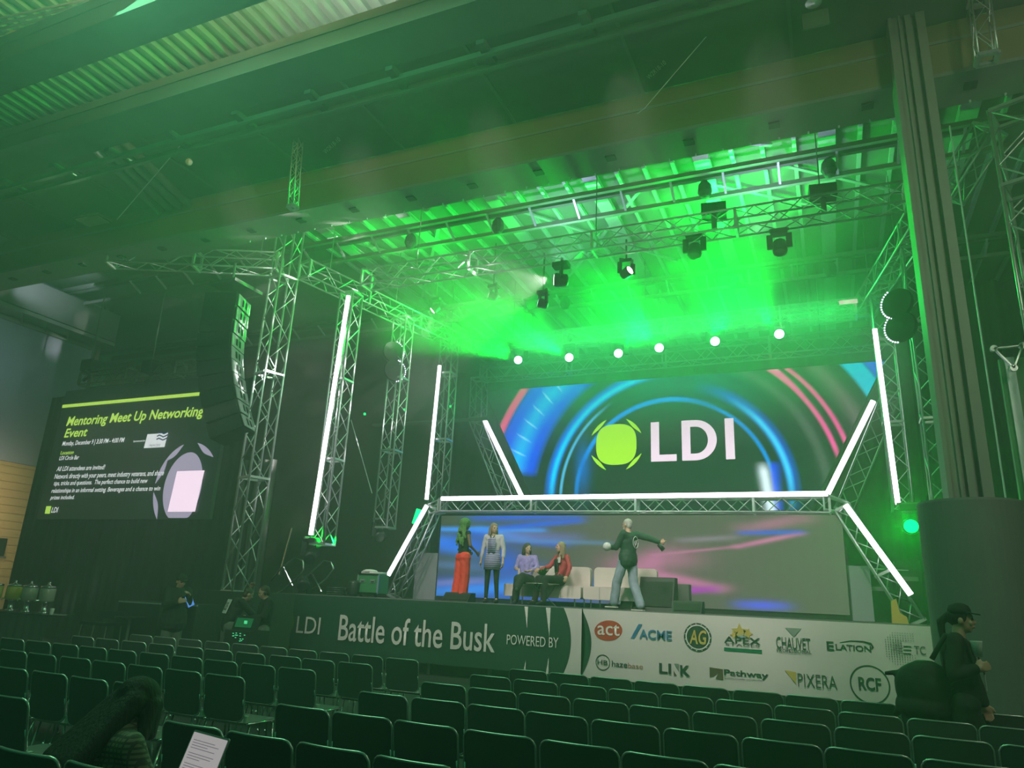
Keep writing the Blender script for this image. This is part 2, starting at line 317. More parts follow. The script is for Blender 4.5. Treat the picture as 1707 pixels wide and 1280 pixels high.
for q0, q1 in (((543, 257), (568, 234)), ((1082, 133), (1111, 106))):   # stencilled roof marks
    cu = bpy.data.curves.new('t', 'FONT'); cu.body = 'W2R18-10'; o = bpy.data.objects.new('t', cu); C.objects.link(o)
    me = bpy.data.meshes.new_from_object(o.evaluated_get(bpy.context.evaluated_depsgraph_get())); bpy.data.objects.remove(o)
    A0, A1, A2 = [Vector(at_z(*q, 10.035)) for q in (q0, q1, (q0[0]-5, q0[1]-6))]; mx_ = max(v.co.x for v in me.vertices)
    for v in me.vertices: v.co = A0+(A1-A0)*(v.co.x/mx_)+(A2-A0)*v.co.y/.72
    me.materials.clear(); me.materials.append(M['ink_white']); o = bpy.data.objects.new('stencil_lettering', me); C.objects.link(o); o.parent = cp_
# three slanting pipes, dark patch of roof between the girders
t = thing('roof_pipes', 'three parallel slanting pipes under the roof, left of the hanging mast', 'pipe', (-15, 10, 10.9))
for k in range(4):
    a = at_z(150+k*17, 240-k*3, 9.86); b = at_z(290+k*17, 375-k*3, 9.86)
    MB().tube([a, b], .085, 10).build('pipe', M['steel_grey'], t, True)
# louvred grille, hanging wires, mast
g = at_z(155, 369, 9.9); t = thing('ceiling_grille', 'pale slatted ceiling grille hanging at the far left under the roof', 'vent', tuple(g))
fr = MB(); a, b, c, d = [at_z(*q, 9.9) for q in ((122, 363), (163, 356), (191, 372), (152, 381))]
for p, q in ((a, b), (b, c), (c, d), (d, a)): fr.bar(p, q, .04, .05)
fr.build('frame', M['steel_grey'], t)
for k in range(8):
    u = (k+.5)/8; p = a+(d-a)*u; q = b+(c-b)*u
    MB().bar(p, q, .075, .02).build('slat', M['vent'], t)
def wire(name, label, pts, r=.01, m='purlin'): return tag(MB().tube(pts, r, 6).build(name, M[m]), label, 'cable')
wire('hanging_cable', 'thin slanting cable from the slatted ceiling grille up to the girder', [at_y(195, 366, 9.5), at_y(310, 232, 8.6)])
wire('hanging_cable', 'thin slanting cable crossing the dark roof at the top of the picture', [at_y(1230, 0, 9.2), at_y(1075, 180, 9.9), at_y(1062, 190, 10)], .008)
wire('hanging_cable', 'thin upright wire beside the right edge of the fluted column', [(2.21, 11.6, 2.9), (2.21, 11.6, 9.1)], .012)
# ---------------------------------------------------------------- trusses
def brace_mesh(r, m): return MB().tube([(0, 0, 0), (0, 0, 1)], r, 6).mesh('brace', M[m], True)
BR = brace_mesh(.013, 'alu')
def place(me, a, b, parent, nm='brace'):
    a, b = Vector(a), Vector(b); q = Vector((0, 0, 1)).rotation_difference(b-a)
    return inst(nm, me, Matrix.Translation(a)@q.to_matrix().to_4x4()@Matrix.Diagonal((1, 1, (b-a).length, 1)), parent)
def truss(label, p0, p1, s=.4, up=(0, 0, 1), h=None, pitch=None, single=False, r=.024, m='alu', cat='truss', name='box_truss', plates=3.0, group=None, sides=(0, 1, 2, 3), xcross=False):
    p0, p1 = Vector(p0), Vector(p1); h = h or s; d = p1-p0; L = d.length; d = d/L
    sd = d.cross(Vector(up)).normalized(); u = sd.cross(d).normalized()
    t = thing(name, label, cat, tuple(p0), group=group)
    cs = [sd*i*s/2+u*j*h/2 for i, j in ((-1, -1), (1, -1), (1, 1), (-1, 1))]
    for c in cs: MB().tube([p0+c, p1+c], r, 8).build('chord', M[m], t, True)
    pt = pitch or s; n = max(1, round(L/pt))
    for f in sides:
        a, b = cs[f], cs[(f+1) % 4]; lac = MB()
        for k in range(n):
            q0, q1 = p0+d*L*k/n, p0+d*L*(k+1)/n
            e0, e1 = (a, b) if k % 2 == 0 else (b, a)
            segs = [(q0+e0, q1+e1)]
            if xcross: segs += [(q0+a, q0+b)]
            for x, y in segs:
                if single and f in (0, 3, 2)[:single]: place(BR, x, y, t)
                else: lac.tube([x, y], r*.55, 5, cap=False)
        if lac.v: lac.build('lacing', M[m], t, True)
    pl = [0, L]; k = plates
    while plates and k < L-.5: pl.append(k); k += plates
    for q in pl:
        c0 = p0+d*q; e = MB()
        for i in range(4): e.bar(c0+cs[i], c0+cs[(i+1) % 4], .07, .05, up=tuple(d))
        e.build('end_plate', M[m], t)
    return t
ZT = 9.16; SZ = 1.49
# tower at the left and the trusses of the rig
tower = truss('tall box truss tower beside the info screen, standing behind the crew', (-11.6, 12.25, SZ), (-11.6, 12.25, 10.5), .46, up=(.35, 1, 0), pitch=.55, r=.026, plates=2.4, single=2)
truss('narrow hanging truss mast left of centre, in front of the girder', at_y(488, 345, 9.4), at_y(500, 200, 9.4), .13, up=(0, 1, 0), pitch=.16, r=.011, plates=0, name='mast_truss')
truss('roof-level truss sloping left from the tower, carrying the line array', (-11.85, 12.3, ZT), (-15.6, 10.66, ZT), .42, pitch=.5, plates=2.0)
WL0, WL1 = (-11.45, 12.75, ZT), (-10.1, 18.95, ZT)
truss('left wing truss leading back from the tower, tube lights hung beneath', WL0, WL1, .42, pitch=.45, plates=2.0)
WR0, WR1 = (2.35, 13.3, ZT), (1.2, 19.2, ZT)
truss('right wing truss leading back beside the fluted column', WR0, WR1, .42, pitch=.45, plates=2.0)
truss('front overhead truss across the stage, below the roof purlins', (-10.3, 13.75, ZT), (1.75, 13.75, ZT), .42, pitch=.45, plates=3.0)
truss('rear overhead truss carrying six lit moving lights', (-9.8, 18.95, ZT-.1), (1.0, 18.95, ZT-.1), .42, pitch=.45, plates=3.0)
truss('low slim truss running along the top of the big LED screen', (-10.2, 20.5, 8.75), (1.55, 20.5, 8.75), .5, pitch=.45, plates=3.0)
truss('farthest truss behind the rear overhead truss, above the screen', (-10.4, 21.6, 10.0), (1.4, 21.6, 10.0), .4, pitch=.5, plates=3.0)
for t in [o for o in bpy.data.objects if o.name.startswith('box_truss') and o.parent is None and o.location.z > 8.5]:
    me_ = t.children[0].data; vs_ = [t.children[0].matrix_parent_inverse@v.co for v in me_.vertices]; d = (vs_[-1]-vs_[0])
    for u in (.12, .5, .88):
        q = t.location+d*u; MB().tube([(q.x, q.y, q.z+.2), (q.x, q.y, 11.22)], .012, 5).build('hoist_chain', M['steel_dark'], t)
def wing(side, Y): return Vector((-11.45+1.35*(Y-12.75)/6.2, Y, 0)) if side < 0 else Vector((2.35-1.15*(Y-13.3)/5.9, Y, 0))
VT = {}
for key, side, Y, zb, lab in (('l1', -1, 14.05, 2.62, 'upright truss behind the nearest left tube light, above the stage edge'), ('l2', -1, 15.95, 3.2, 'middle left upright truss with the round fixtures'), ('l3', -1, 17.9, 3.9, 'upright truss behind the shorter left tube light'),
                         ('r1', 1, 15.7, 3.3, 'upright truss close to the fluted column with the round fixtures'), ('r3', 1, 18.2, 3.85, 'upright truss behind the right tube light')):
    p = wing(side, Y)
    VT[key] = (truss(lab, (p.x+(.22 if side < 0 else .12), Y, zb), (p.x+(.22 if side < 0 else .12), Y, ZT-.2), .40, up=(0, 1, 0), pitch=.45, plates=2.0), p)
# LED tube lights made of one metre sections
def light_bar(label, p0, p1, n, r=.055, group=None, back=(0, 1, 0)):
    p0, p1 = Vector(p0), Vector(p1); t = thing('tube_light', label, 'light', tuple(p0), group=group); d = (p1-p0)/n; bk = Vector(back)
    MB().bar(p0+bk*.045, p1+bk*.045, .10, .05, up=back).build('housing', M['led_house'], t)
    for k in range(n):
        MB().tube([p0+d*(k+.008), p0+d*(k+.992)], r, 10).build('tube_section', M['led_white'], t, True)
    return t
def tb(q0, q1, Y, n, lab): light_bar(lab, at_y(*q0, Y), at_y(*q1, Y), n)
tb((518, 892), (581, 493), 13.75, 6, 'longest white upright tube light, nearest on the left of the stage')
tb((711, 833), (733, 609), 17.6, 4, 'shorter white upright tube light on the left, beyond the round fixtures')
tb((1497, 841), (1458, 548), 17.9, 4, 'white upright tube light on the right, beside the fluted column')
# front arch: crossbeam, two raking legs
YA, YU, YL = 16.0, 20.9, 16.35
cl, cr = at_y(727, 843, YA), at_y(1392, 843, YA)
truss('lit horizontal truss beam above the performers', (cl[0]+.15, YA, cl[2]), (cr[0]-.1, YA, cr[2]), .29, pitch=.30, single=3, r=.022, plates=2.5)
fl, fr_ = at_y(668, 990, YA), at_y(1532, 1036, YA)
truss('raking truss leg left of the stage sofa', (cl[0]-.05, YA, cl[2]-.05), (fl[0]-.15, YA, SZ+.02), .29, up=(0, 1, 0), pitch=.32, single=3, r=.022, plates=0)
truss('raking truss leg at the right end of the stage', (cr[0]+.12, YA, cr[2]-.05), (fr_[0]-.05, YA, SZ+.02), .29, up=(0, 1, 0), pitch=.32, single=3, r=.022, plates=1.4)
for x, lab in ((cl[0], 'left corner block of the lit truss beam'), (cr[0], 'right corner block of the lit truss beam')):
    e = MB(); s = 1 if x > -3 else -1; z = cl[2]
    pts = [(x-s*.2, z-.16), (x+s*.06, z-.2), (x+s*.24, z-.02), (x-s*.2, z+.16)]
    for yy in (YA-.15, YA+.15):
        for i in range(4): e.tube([(pts[i][0], yy, pts[i][1]), (pts[(i+1) % 4][0], yy, pts[(i+1) % 4][1])], .024, 6)
    for q in pts: e.tube([(q[0], YA-.15, q[1]), (q[0], YA+.15, q[1])], .024, 6)
    tag(e.build('corner_block', M['alu']), lab, 'truss')
ya = YA-.24
light_bar('long horizontal white tube light along the truss beam', (at_y(736, 831, ya)[0], ya, at_y(736, 831, ya)[2]), (at_y(1381, 829, ya)[0], ya, at_y(736, 831, ya)[2]), 9)
light_bar('slanting white tube light on the left raking truss leg', at_y(712, 842, ya), at_y(647, 959, ya), 2)
light_bar('slanting white tube light on the right raking truss leg', at_y(1409, 841, ya), at_y(1519, 992, ya), 2)
# diagonals framing the upper screen
yu = YU-.45
u0, d0, u1, d1 = at_y(808, 700, yu), at_y(872, 832, yu), at_y(1456, 668, yu), at_y(1375, 832, yu)
light_bar('slanting white tube light on the lower left border of the big screen', d0, u0, 3, .07)
light_bar('slanting white tube light on the lower right border of the big screen', d1, u1, 3, .07)
truss('slanting truss behind the lower left tube light of the big screen', (d0[0]-.42, yu+.2, d0[2]-.3), (u0[0]-.38, yu+.2, u0[2]+.1), .42, up=(0, 1, 0), pitch=.45, plates=0)
truss('short upright truss at the top left of the big screen', (u0[0]-.35, yu+.2, u0[2]+.1), (u0[0]-.38, yu+.2, 8.6), .42, up=(0, 1, 0), pitch=.45, plates=0)
truss('slanting truss behind the lower right tube light of the big screen', (d1[0]+.42, yu+.2, d1[2]-.3), (u1[0]+.45, yu+.2, u1[2]+.2), .42, up=(0, 1, 0), pitch=.45, plates=0)
# right-hand side beyond the column
ra, rb = at_y(1722, 500, 10.8), at_y(1668, 160, 10.8)
truss('box truss tower hanging at the right edge, beyond the column', (ra[0]+.33, 10.8+.6, ra[2]-2), (ra[0]+.33, 10.8+.6, 9.0), .55, up=(.4, 1, 0), pitch=.5, r=.026, plates=2.0)
truss('short slanting truss right of the column, below the girder', at_y(1580, 330, 13.5), at_y(1650, 215, 13.0), .4, pitch=.4, plates=0)
truss('pale hanging truss at the top right corner above the girder', at_y(1645, 98, 9.9), at_y(1632, 0, 9.9), .22, up=(0, 1, 0), pitch=.3, r=.014, plates=.8, name='mast_truss')
p = at_y(1681, 592, 12.2); e = MB(); tri = [(-.17, .12), (.19, .13), (.04, -.21)]
for i in range(3):
    a, b = tri[i], tri[(i+1) % 3]; e.bar((p[0]+a[0], 12.2, p[2]+a[1]), (p[0]+b[0], 12.2, p[2]+b[1]), .02, .06, up=(0, 1, 0)); e.lathe((p[0]+a[0], 12.17, p[2]+a[1]), [(.05, 0), (.05, .06)], 10, axis=(0, 1, 0))
tag(e.build('truss_end_plate', M['alu']), 'small triangular metal truss end plate right of the column', 'plate')
t = thing('side_screen', 'narrow slice of a side LED screen at the right edge with pink light', 'screen', (3.0, 13, 3))
a, b = at_y(1664, 600, 12.6), at_y(1712, 835, 12.6)
MB().box((a[0]+.8, 12.6, (a[2]+b[2])/2), (1.6, .1, a[2]-b[2])).build('panel', M['case_green'], t)
MB().box((a[0]+.12, 12.52, (a[2]+b[2])/2), (.12, .06, a[2]-b[2])).build('edge_strip', M['purlin'], t)
MB().box((a[0]+.62, 12.53, (a[2]*.55+b[2]*.45)), (.30, .02, (a[2]-b[2])*.42)).build('picture', M['lamp_pink'], t)
# fluted column on its drum
cx0, cx1, CY, zd = 1.33, 1.80, 10.0, 2.95
w = cx1-cx0; prof = [(0, 0), (.10, 0), (.10, .03), (.28, .03), (.28, 0.0), (.34, .0), (.34, .07), (.46, .07), (.46, .02), (.62, .02), (.62, .09), (.76, .09), (.76, .01), (1, .01)]
poly = [(cx0+u*w, CY-.02+v) for u, v in prof]+[(cx1, CY+.46), (cx0-.0, CY+.46)]
col = MB().prism(poly, (0, 0, zd-.1), (1, 0, 0), (0, 1, 0), (0, 0, DZ-zd+.1)).build('fluted_column', mat('column_paint', (.23, .22, .20), .6, noise=.15, scale=2))
tag(col, 'tall fluted grey column rising from the round drum base', 'column')
drum = MB().lathe((1.555, CY+.18, 0), [(.555, 0), (.555, zd-.03), (.545, zd), (0.01, zd)], 48).build('column_base', mat('drum_paint', (.15, .155, .15), .65, noise=.12, scale=2), smooth=False)
tag(drum, 'large round grey drum at the foot of the fluted column', 'column')
# left side: walls, soffit, drape, info screen
blue = mat('blue_grey_wall', (.30, .34, .44), .8, noise=.12, scale=.6)
wood = mat('pale_wall_panel', (.62, .47, .25), .6, noise=.06, scale=1)
struct(MB().box((-24.1, 12, 9.5), (.2, 9.0, 8.8)).build('wall_left', blue))
t = struct(MB().box((-24.3, 12, 3.0), (.2, 9.0, 6.2)).build('wall_left_lower', wood))
pm = MB().box((0, 0, 0), (.03, 8.9, .225)).mesh('wall_board', wood)
for k in range(24): inst('wall_board', pm, Matrix.Translation((-24.185, 12, .2+k*.245)), t)
d_ = at_x(2, 912, -24.1); t = struct(MB().box((-24.15, d_[1]-.3, d_[2]), (.08, .9, .55)).build('window_1', M['black'])); MB().box((-24.12, d_[1]-.3, d_[2]-.3), (.1, 1.0, .05)).build('window_sill', M['steel_dark'], t)
t = thing('soffit_walkway', 'dark walkway soffit with truss underside on the upper left wall', 'walkway', (-23, 12, 9.4))
MB().box((-23.3, 12.2, 10.15), (1.2, 8.2, 1.0)).build('fascia', M['steel_dark'], t)
for xx in (-22.75, -23.9): MB().box((xx, 12.2, 9.55), (.12, 8.2, .12)).build('chord', M['steel_grey'], t)
lm = MB().bar((-22.75, 0, 9.55), (-23.9, .8, 9.55), .05, .05).mesh('brace', M['steel_grey'])
for k in range(10): inst('brace', lm, Matrix.Translation((0, 8.2+.8*k, 0)), t)
struct(MB().box((-26.5, 16.6, 6), (5.2, .15, 12)).build('wall_end', M['wall_dark']))
struct(MB().box((-20.5, 20.9, 6), (17, .15, 12)).build('wall_stage_left', M['wall_dark']))
# drape
dr = MB(); n = 150; xa, xb, Yd = -22.5, -14.1, 14.45
top = lambda x: 8.3
for i in range(n+1):
    x = xa+(xb-xa)*i/n; y = Yd+.022*math.sin(i*1.05)+.02*math.sin(i*.37)
    dr.v += [(x, y, .02), (x, y, 4), (x, y, 7.1)]
dr.f = [(3*i+j, 3*i+3+j, 3*i+4+j, 3*i+1+j) for i in range(n) for j in (0, 1)]
tag(dr.build('black_drape', M['drape'], smooth=True), 'tall black drape hanging around the left info screen', 'curtain')
dr = MB(); n = 26
for i in range(n+1):
    x = -13.35+1.1*i/n; y = 13.6+.09*math.sin(i*1.3)
    dr.v += [(x, y, .02), (x, y, 4.6)]
dr.f = [(2*i, 2*i+2, 2*i+3, 2*i+1) for i in range(n)]
tag(dr.build('narrow_drape', mat('glossy_black_drape', (.06, .065, .06), .35, noise=.2, scale=3), smooth=True), 'narrow shiny drape catching green light left of the tower', 'curtain')
# drape behind the stage rig on the left, on the right and the black backdrop
def curtain(name, lab, x0, x1, y, z0, z1, n, m='drape', amp=.08):
    d = MB()
    for i in range(n+1):
        x = x0+(x1-x0)*i/n; yy = y+amp*math.sin(i*1.1)+amp*.5*math.sin(i*.41+1)
        d.v += [(x, yy, z0), (x, yy, z1)]
    d.f = [(2*i, 2*i+2, 2*i+3, 2*i+1) for i in range(n)]
    return tag(d.build(name, M[m], smooth=True), lab, 'curtain')
curtain('backdrop_drape', 'wide dark backdrop behind the stage and the big screen', -14, 6.5, 23.2, 0, 9.8, 220)
curtain('right_leg_drape', 'dark drape between the right tube light and the column', 1.9, 5.2, 17.5, 0, 8.8, 50)
tag(MB().tube([(-14.2, 20.2, 7.1), (-9.8, 20.2, 7.1)], .06, 8).build('hanging_pipe', M['steel_grey']), 'horizontal pipe on the wall left of the stage, behind the tube light', 'pipe')
# ================================================================== stage
YB = 14.0                                                           # front edge of the stage
bx0, bx1 = at_y(450, 989, YB)[0], at_y(1562, 1042, YB)[0]+.45
st = MB().box(((bx0+bx1)/2, 18.1, SZ-.05), (bx1-bx0, 8.1, .1)).build('stage_platform', M['stagetop'])
tag(st, 'long black stage platform behind the printed banner', 'stage')
lg = MB().box((0, 0, 0), (.06, .06, SZ-.12)).mesh('leg', M['steel_dark'])
for i in range(11): inst('leg', lg, Matrix.Translation((bx0+.1+i*(bx1-bx0-.2)/10, YB+.25, (SZ-.12)/2+.01)), st)
MB().box(((bx0+bx1)/2, YB+.6, .55), (bx1-bx0, .04, 1.1)).build('skirt', M['drape'], st)
MB().box(((bx0+bx1)/2, YB+.02, SZ-.02), (bx1-bx0, .05, .05)).build('edge_trim', M['steel_dark'], st)
rz_ = tag(MB().box((-11.6, 12.55, SZ/2), (1.5, 1.3, SZ)).build('side_riser', M['drape']), 'black covered riser under the truss tower', 'platform')
# -------------------------------------------------- banner
ban = thing('stage_banner', 'long printed banner along the stage front, dark left half, white sponsor half', 'banner', ((bx0+bx1)/2, YB, .9))
ZB0, ZB1 = .24, SZ-.015
def fabric(nm, X0, X1, m, n, y=YB-.03, lo=ZB0, hi=ZB1):
    d = MB(); r = 7
    for i in range(n+1):
        x = X0+(X1-X0)*i/n
        for j in range(r+1):
            z = lo+(hi-lo)*j/r; yy = y+.006*math.sin(x*2.3+z*2.6)*math.sin(z*2.1)+.002*math.sin(x*6.1-z*5)
            d.v.append((x, yy, z))
    d.f = [(i*(r+1)+j, (i+1)*(r+1)+j, (i+1)*(r+1)+j+1, i*(r+1)+j+1) for i in range(n) for j in range(r)]
    return d.build(nm, M[m], ban, True)
X_ = lambda px, py=1070: at_y(px, py, YB)[0]
Z_ = lambda px, py: at_y(px, py, YB)[2]
fabric('dark_cloth', bx0, X_(1000), 'banner_dark', 90)
YP = YB-.052
# white field with a curved left border
wl = MB(); N = 14; zc_ = (ZB0+ZB1)/2
def xb(k): return X_(953)-.16*(2*k/N-1)**2
for k in range(N+1):
    z = ZB0+(ZB1-ZB0)*k/N; xx = xb(k)
    for i in range(61): wl.v.append((xx+(bx1-xx)*i/60, YP+.010+.005*math.sin(i*.33+z*2.5), z))
wl.f = [(k*61+i, k*61+i+1, (k+1)*61+i+1, (k+1)*61+i) for k in range(N) for i in range(60)]
wl.build('white_cloth', M['banner_white'], ban, True)
def flat(poly, m, y=YP-.001, par=ban, nm='printed_shape'):
    d = MB(); n = len(poly); d.add([(p[0], y, p[1]) for p in poly]+[(p[0], y+.003, p[1]) for p in poly], [tuple(range(n)), tuple(range(2*n-1, n-1, -1))]+[(i, i+n, (i+1) % n+n, (i+1) % n) for i in range(n)])
    return d.build(nm, M[m] if isinstance(m, str) else m, par)
# dark crescent inside the white field, white shards on the dark cloth
cres = [(X_(968)+.03+.20*math.sin(math.pi*k/12), ZB0+(ZB1-ZB0)*k/12) for k in range(13)]+[(X_(968)+.05+.05*math.sin(math.pi*k/12), ZB0+(ZB1-ZB0)*k/12) for k in range(12, -1, -1)]
flat(cres, 'banner_dark')
for px, wd, h in ((877, .07, .42), (914, .09, .55)):
    x = X_(px); flat([(x-wd*.6, ZB1-.01), (x+wd*.5, ZB1-.01), (x+wd*.42, ZB1-h)], 'ink_white', YP+.002)
    flat([(x-wd*.2, ZB0+.01), (x+wd*.45, ZB0+.01), (x+wd*.38, ZB0+h*.55)], 'ink_white', YP+.002)
def letters(s, lm, rm, hpx, Y, m, par, bold=0., shear=0., dy=0., nm='lettering', depth=0.):
    cu = bpy.data.curves.new('t', 'FONT'); cu.body = s; cu.offset = bold*.5; cu.resolution_u = 3
    o = bpy.data.objects.new('t', cu); C.objects.link(o); dg = bpy.context.evaluated_depsgraph_get(); me = bpy.data.meshes.new_from_object(o.evaluated_get(dg))
    bpy.data.objects.remove(o); n = len(me.vertices); co = np.empty(n*3); me.vertices.foreach_get('co', co); co = co.reshape(-1, 3)
    if shear: co[:, 0] += co[:, 1]*shear
    mn, mxx = co.min(0), co.max(0)
    A, B = at_y(*lm, Y), at_y(*rm, Y); cxp, cyp = (lm[0]+rm[0])/2, (lm[1]+rm[1])/2
    h = at_y(cxp, cyp-hpx/2, Y)[2]-at_y(cxp, cyp+hpx/2, Y)[2]; zc = (A[2]+B[2])/2
    u = (co[:, 0]-mn[0])/(mxx[0]-mn[0]); v = (co[:, 1]-mn[1])/(mxx[1]-mn[1])-.5
    out = np.stack([A[0]+(B[0]-A[0])*u, np.full(n, Y-.02+dy), zc+h*v], 1); me.vertices.foreach_set('co', out.ravel()); me.update()
    me.materials.clear(); me.materials.append(M[m] if isinstance(m, str) else m); me.name = nm
    r = bpy.data.objects.new(nm, me); C.objects.link(r)
    r.parent = par; r.matrix_parent_inverse = par.matrix_basis.inverted(); return r
LB = lambda s, lm, rm, h, m='ink_dark', b=0., sh=0.: letters(s, lm, rm, h, YP-.0, m, ban, b, sh, dy=.013)
LB('LDI', (495, 1041), (534, 1043), 28, 'ink_white', .0)
LB('Battle of the Busk', (565, 1049), (826, 1060), 46, 'ink_white', .018)
LB('POWERED BY', (845, 1066), (931, 1071), 17, 'ink_white')
el = lambda px, py, rx, rz, n=28: [(at_y(px, py, YP)[0]+rx*math.cos(2*math.pi*k/n), at_y(px, py, YP)[2]+rz*math.sin(2*math.pi*k/n)) for k in range(n)]
yP = YP-.001
flat([(p[0]+(p[1]-at_y(1014, 1051, YP)[2])*.15, p[1]) for p in el(1014, 1051, .27, .185)], 'ink_red'); LB('act', (996, 1049), (1033, 1050), 19, 'ink_white', .015)
LB('ACME', (1066, 1057), (1120, 1059), 16, 'ink_blue', .03)
q = at_y(1060, 1055, YP); flat([(q[0]-.10, q[2]-.10), (q[0]-.03, q[2]-.10), (q[0]+.12, q[2]+.16), (q[0]+.05, q[2]+.16)], 'ink_blue')
def ring(px, py, r0, r1, m, y=yP, n=32, par=ban, Y=YP):
    c = at_y(px, py, Y); d = MB()
    d.v = [(c[0]+r*math.cos(2*math.pi*k/n), y, c[2]+r*math.sin(2*math.pi*k/n)) for k in range(n) for r in (r0, r1)]
    d.f = [(2*k, 2*k+1, 2*((k+1) % n)+1, 2*((k+1) % n)) for k in range(n)]; return d.build('printed_ring', M[m], par)
flat(el(1163, 1062, .245, .245), 'ink_dark'); ring(1163, 1062, .195, .215, 'ink_white', yP-.004)
letters('AG', (1149, 1061), (1178, 1063), 24, YP, 'ink_gold', ban, .04, .15, dy=.009)
for a in range(0, 360, 24):
    c = at_y(1163, 1062, YP); x, z = c[0]+.228*math.cos(R(a)), c[2]+.228*math.sin(R(a)); flat([(x-.008, z-.008), (x+.008, z-.008), (x+.008, z+.008), (x-.008, z+.008)], 'ink_white', yP-.004)
def star(px, py, r, m, n=5, rot=90):
    c = at_y(px, py, YP); flat([(c[0]+(r if k % 2 == 0 else r*.45)*math.cos(R(rot+k*180/n)), c[2]+(r if k % 2 == 0 else r*.45)*math.sin(R(rot+k*180/n))) for k in range(2*n)], m)
star(1233, 1053, .15, 'ink_gold'); star(1246, 1056, .10, 'ink_gold', rot=70); star(1224, 1058, .08, 'ink_gold', rot=110)
for k in range(7):
    c = at_y(1237, 1066, YP); a = R(40+k*100/6); flat([(c[0]+.02*math.cos(a)-.008, c[2]+.02), (c[0]+.02*math.cos(a)+.008, c[2]+.02), (c[0]+.13*math.cos(a), c[2]+.12*math.sin(a))], 'ink_lblue', yP-.003)
LB('APEX', (1207, 1066), (1268, 1069), 11, 'ink_dark', .03); LB('STAGES', (1210, 1074), (1266, 1077), 4, 'ink_dark')
a0, a1 = at_y(1207, 1080, YP), at_y(1270, 1083, YP); flat([(a0[0], a0[2]-.05), (a1[0], a0[2]-.05), (a1[0], a0[2]+.01), (a0[0], a0[2]+.01)], 'ink_green')
LB('CHAUVET', (1294, 1071), (1351, 1074), 20, 'ink_dark', .01); LB('PROFESSIONAL', (1295, 1084), (1353, 1087), 6, 'ink_dark', .02)
c = at_y(1323, 1055, YP); flat([(c[0]-.13, c[2]+.08), (c[0]+.13, c[2]+.08), (c[0], c[2]-.06)], 'ink_grey')
LB('E', (1378, 1076), (1390, 1077), 15, 'ink_dark', .05); LB('LATION', (1393, 1079), (1452, 1081), 10, 'ink_dark', .04)
sw = MB(); P0 = [at_y(*q, YP) for q in ((1400, 1071), (1418, 1068), (1438, 1069), (1452, 1073), (1455, 1078), (1451, 1083))]
sw.tube([(p[0], yP, p[2]) for p in P0], [.003, .008, .010, .016, .016, .004], 6); sw.build('printed_swoosh', M['ink_dark'], ban)
LB('TC', (1524, 1083), (1543, 1085), 14, 'ink_dark', -.005)
for k in range(3): a0 = at_y(1506, 1077+k*6, YP); a1 = at_y(1519, 1078+k*6, YP); flat([(a0[0], a0[2]-.008), (a1[0], a0[2]-.008), (a1[0], a0[2]+.008), (a0[0], a0[2]+.008)], 'ink_dark')
dt = MB(); dotc = at_y(1500, 1080, YP)
for i in range(12):
    for j in range(14):
        if i+j > 2 and i+13-j > 2 and not (i > 6 and 4 < j < 10):
            s = .006+.010*math.exp(-((i-5)**2+(j-6.5)**2)/14); x = dotc[0]-.20+i*.037; z = dotc[2]-.25+j*.037; dt.add([(x-s, yP, z-s), (x+s, yP, z-s), (x+s, yP, z+s), (x-s, yP, z+s)], [(0, 1, 2, 3)])
tag(dt.build('printed_dots', M['ink_grey'], ban), kind='stuff')
ring(1005, 1104, .125, .14, 'ink_dark'); LB('HB', (996, 1103), (1013, 1105), 8, 'ink_dark', .03)
LB('haze', (1020, 1106), (1046, 1108), 10, 'ink_dark', .025); LB('base', (1047, 1109), (1072, 1111), 9, 'ink_rust', .0)
LB('LI', (1099, 1113), (1119, 1115), 17, 'ink_dark', .05); LB('K', (1134, 1117), (1151, 1119), 18, 'ink_dark', .06)
c = at_y(1127, 1116, YP); flat([(c[0]-.035, c[2]+.10), (c[0]+.05, c[2]+.10), (c[0]+.05, c[2]-.02)], 'ink_grey'); flat([(c[0]-.045, c[2]-.10), (c[0]+.01, c[2]-.10), (c[0]-.045, c[2]-.02)], 'ink_brown')
a0 = at_y(1183, 1121, YP); flat([(a0[0], a0[2]+.09), (a0[0]+.23, a0[2]+.07), (a0[0]+.23, a0[2]-.11), (a0[0]+.10, a0[2]-.09), (a0[0]+.16, a0[2]+.02), (a0[0]+.06, a0[2]-.06), (a0[0], a0[2]-.07)], 'ink_brown')
LB('Pathway', (1207, 1122), (1281, 1127), 13, 'ink_dark', .045); LB('Connectivity Solutions', (1207, 1130), (1270, 1134), 5, 'ink_grey')
c = at_y(1318, 1127, YP); flat([(c[0]-.09, c[2]+.09), (c[0]+.09, c[2]+.07), (c[0]+.08, c[2]-.12)], 'ink_gold')
LB('PIXERA', (1330, 1134), (1395, 1137), 22, 'ink_dark', -.012)
ring(1450, 1141, .275, .298, 'ink_dark'); LB('RCF', (1431, 1139), (1469, 1141), 22, 'ink_dark', .06)
LBn = [o for o in bpy.data.objects if o.name.startswith('lettering')]
c = at_y(479, 1038, YP); flat([(c[0]-.17+.0, c[2]-.15), (c[0]+.15, c[2]-.15), (c[0]+.19, c[2]), (c[0]+.13, c[2]+.2), (c[0]-.13, c[2]+.2), (c[0]-.19, c[2])], 'ink_lime')
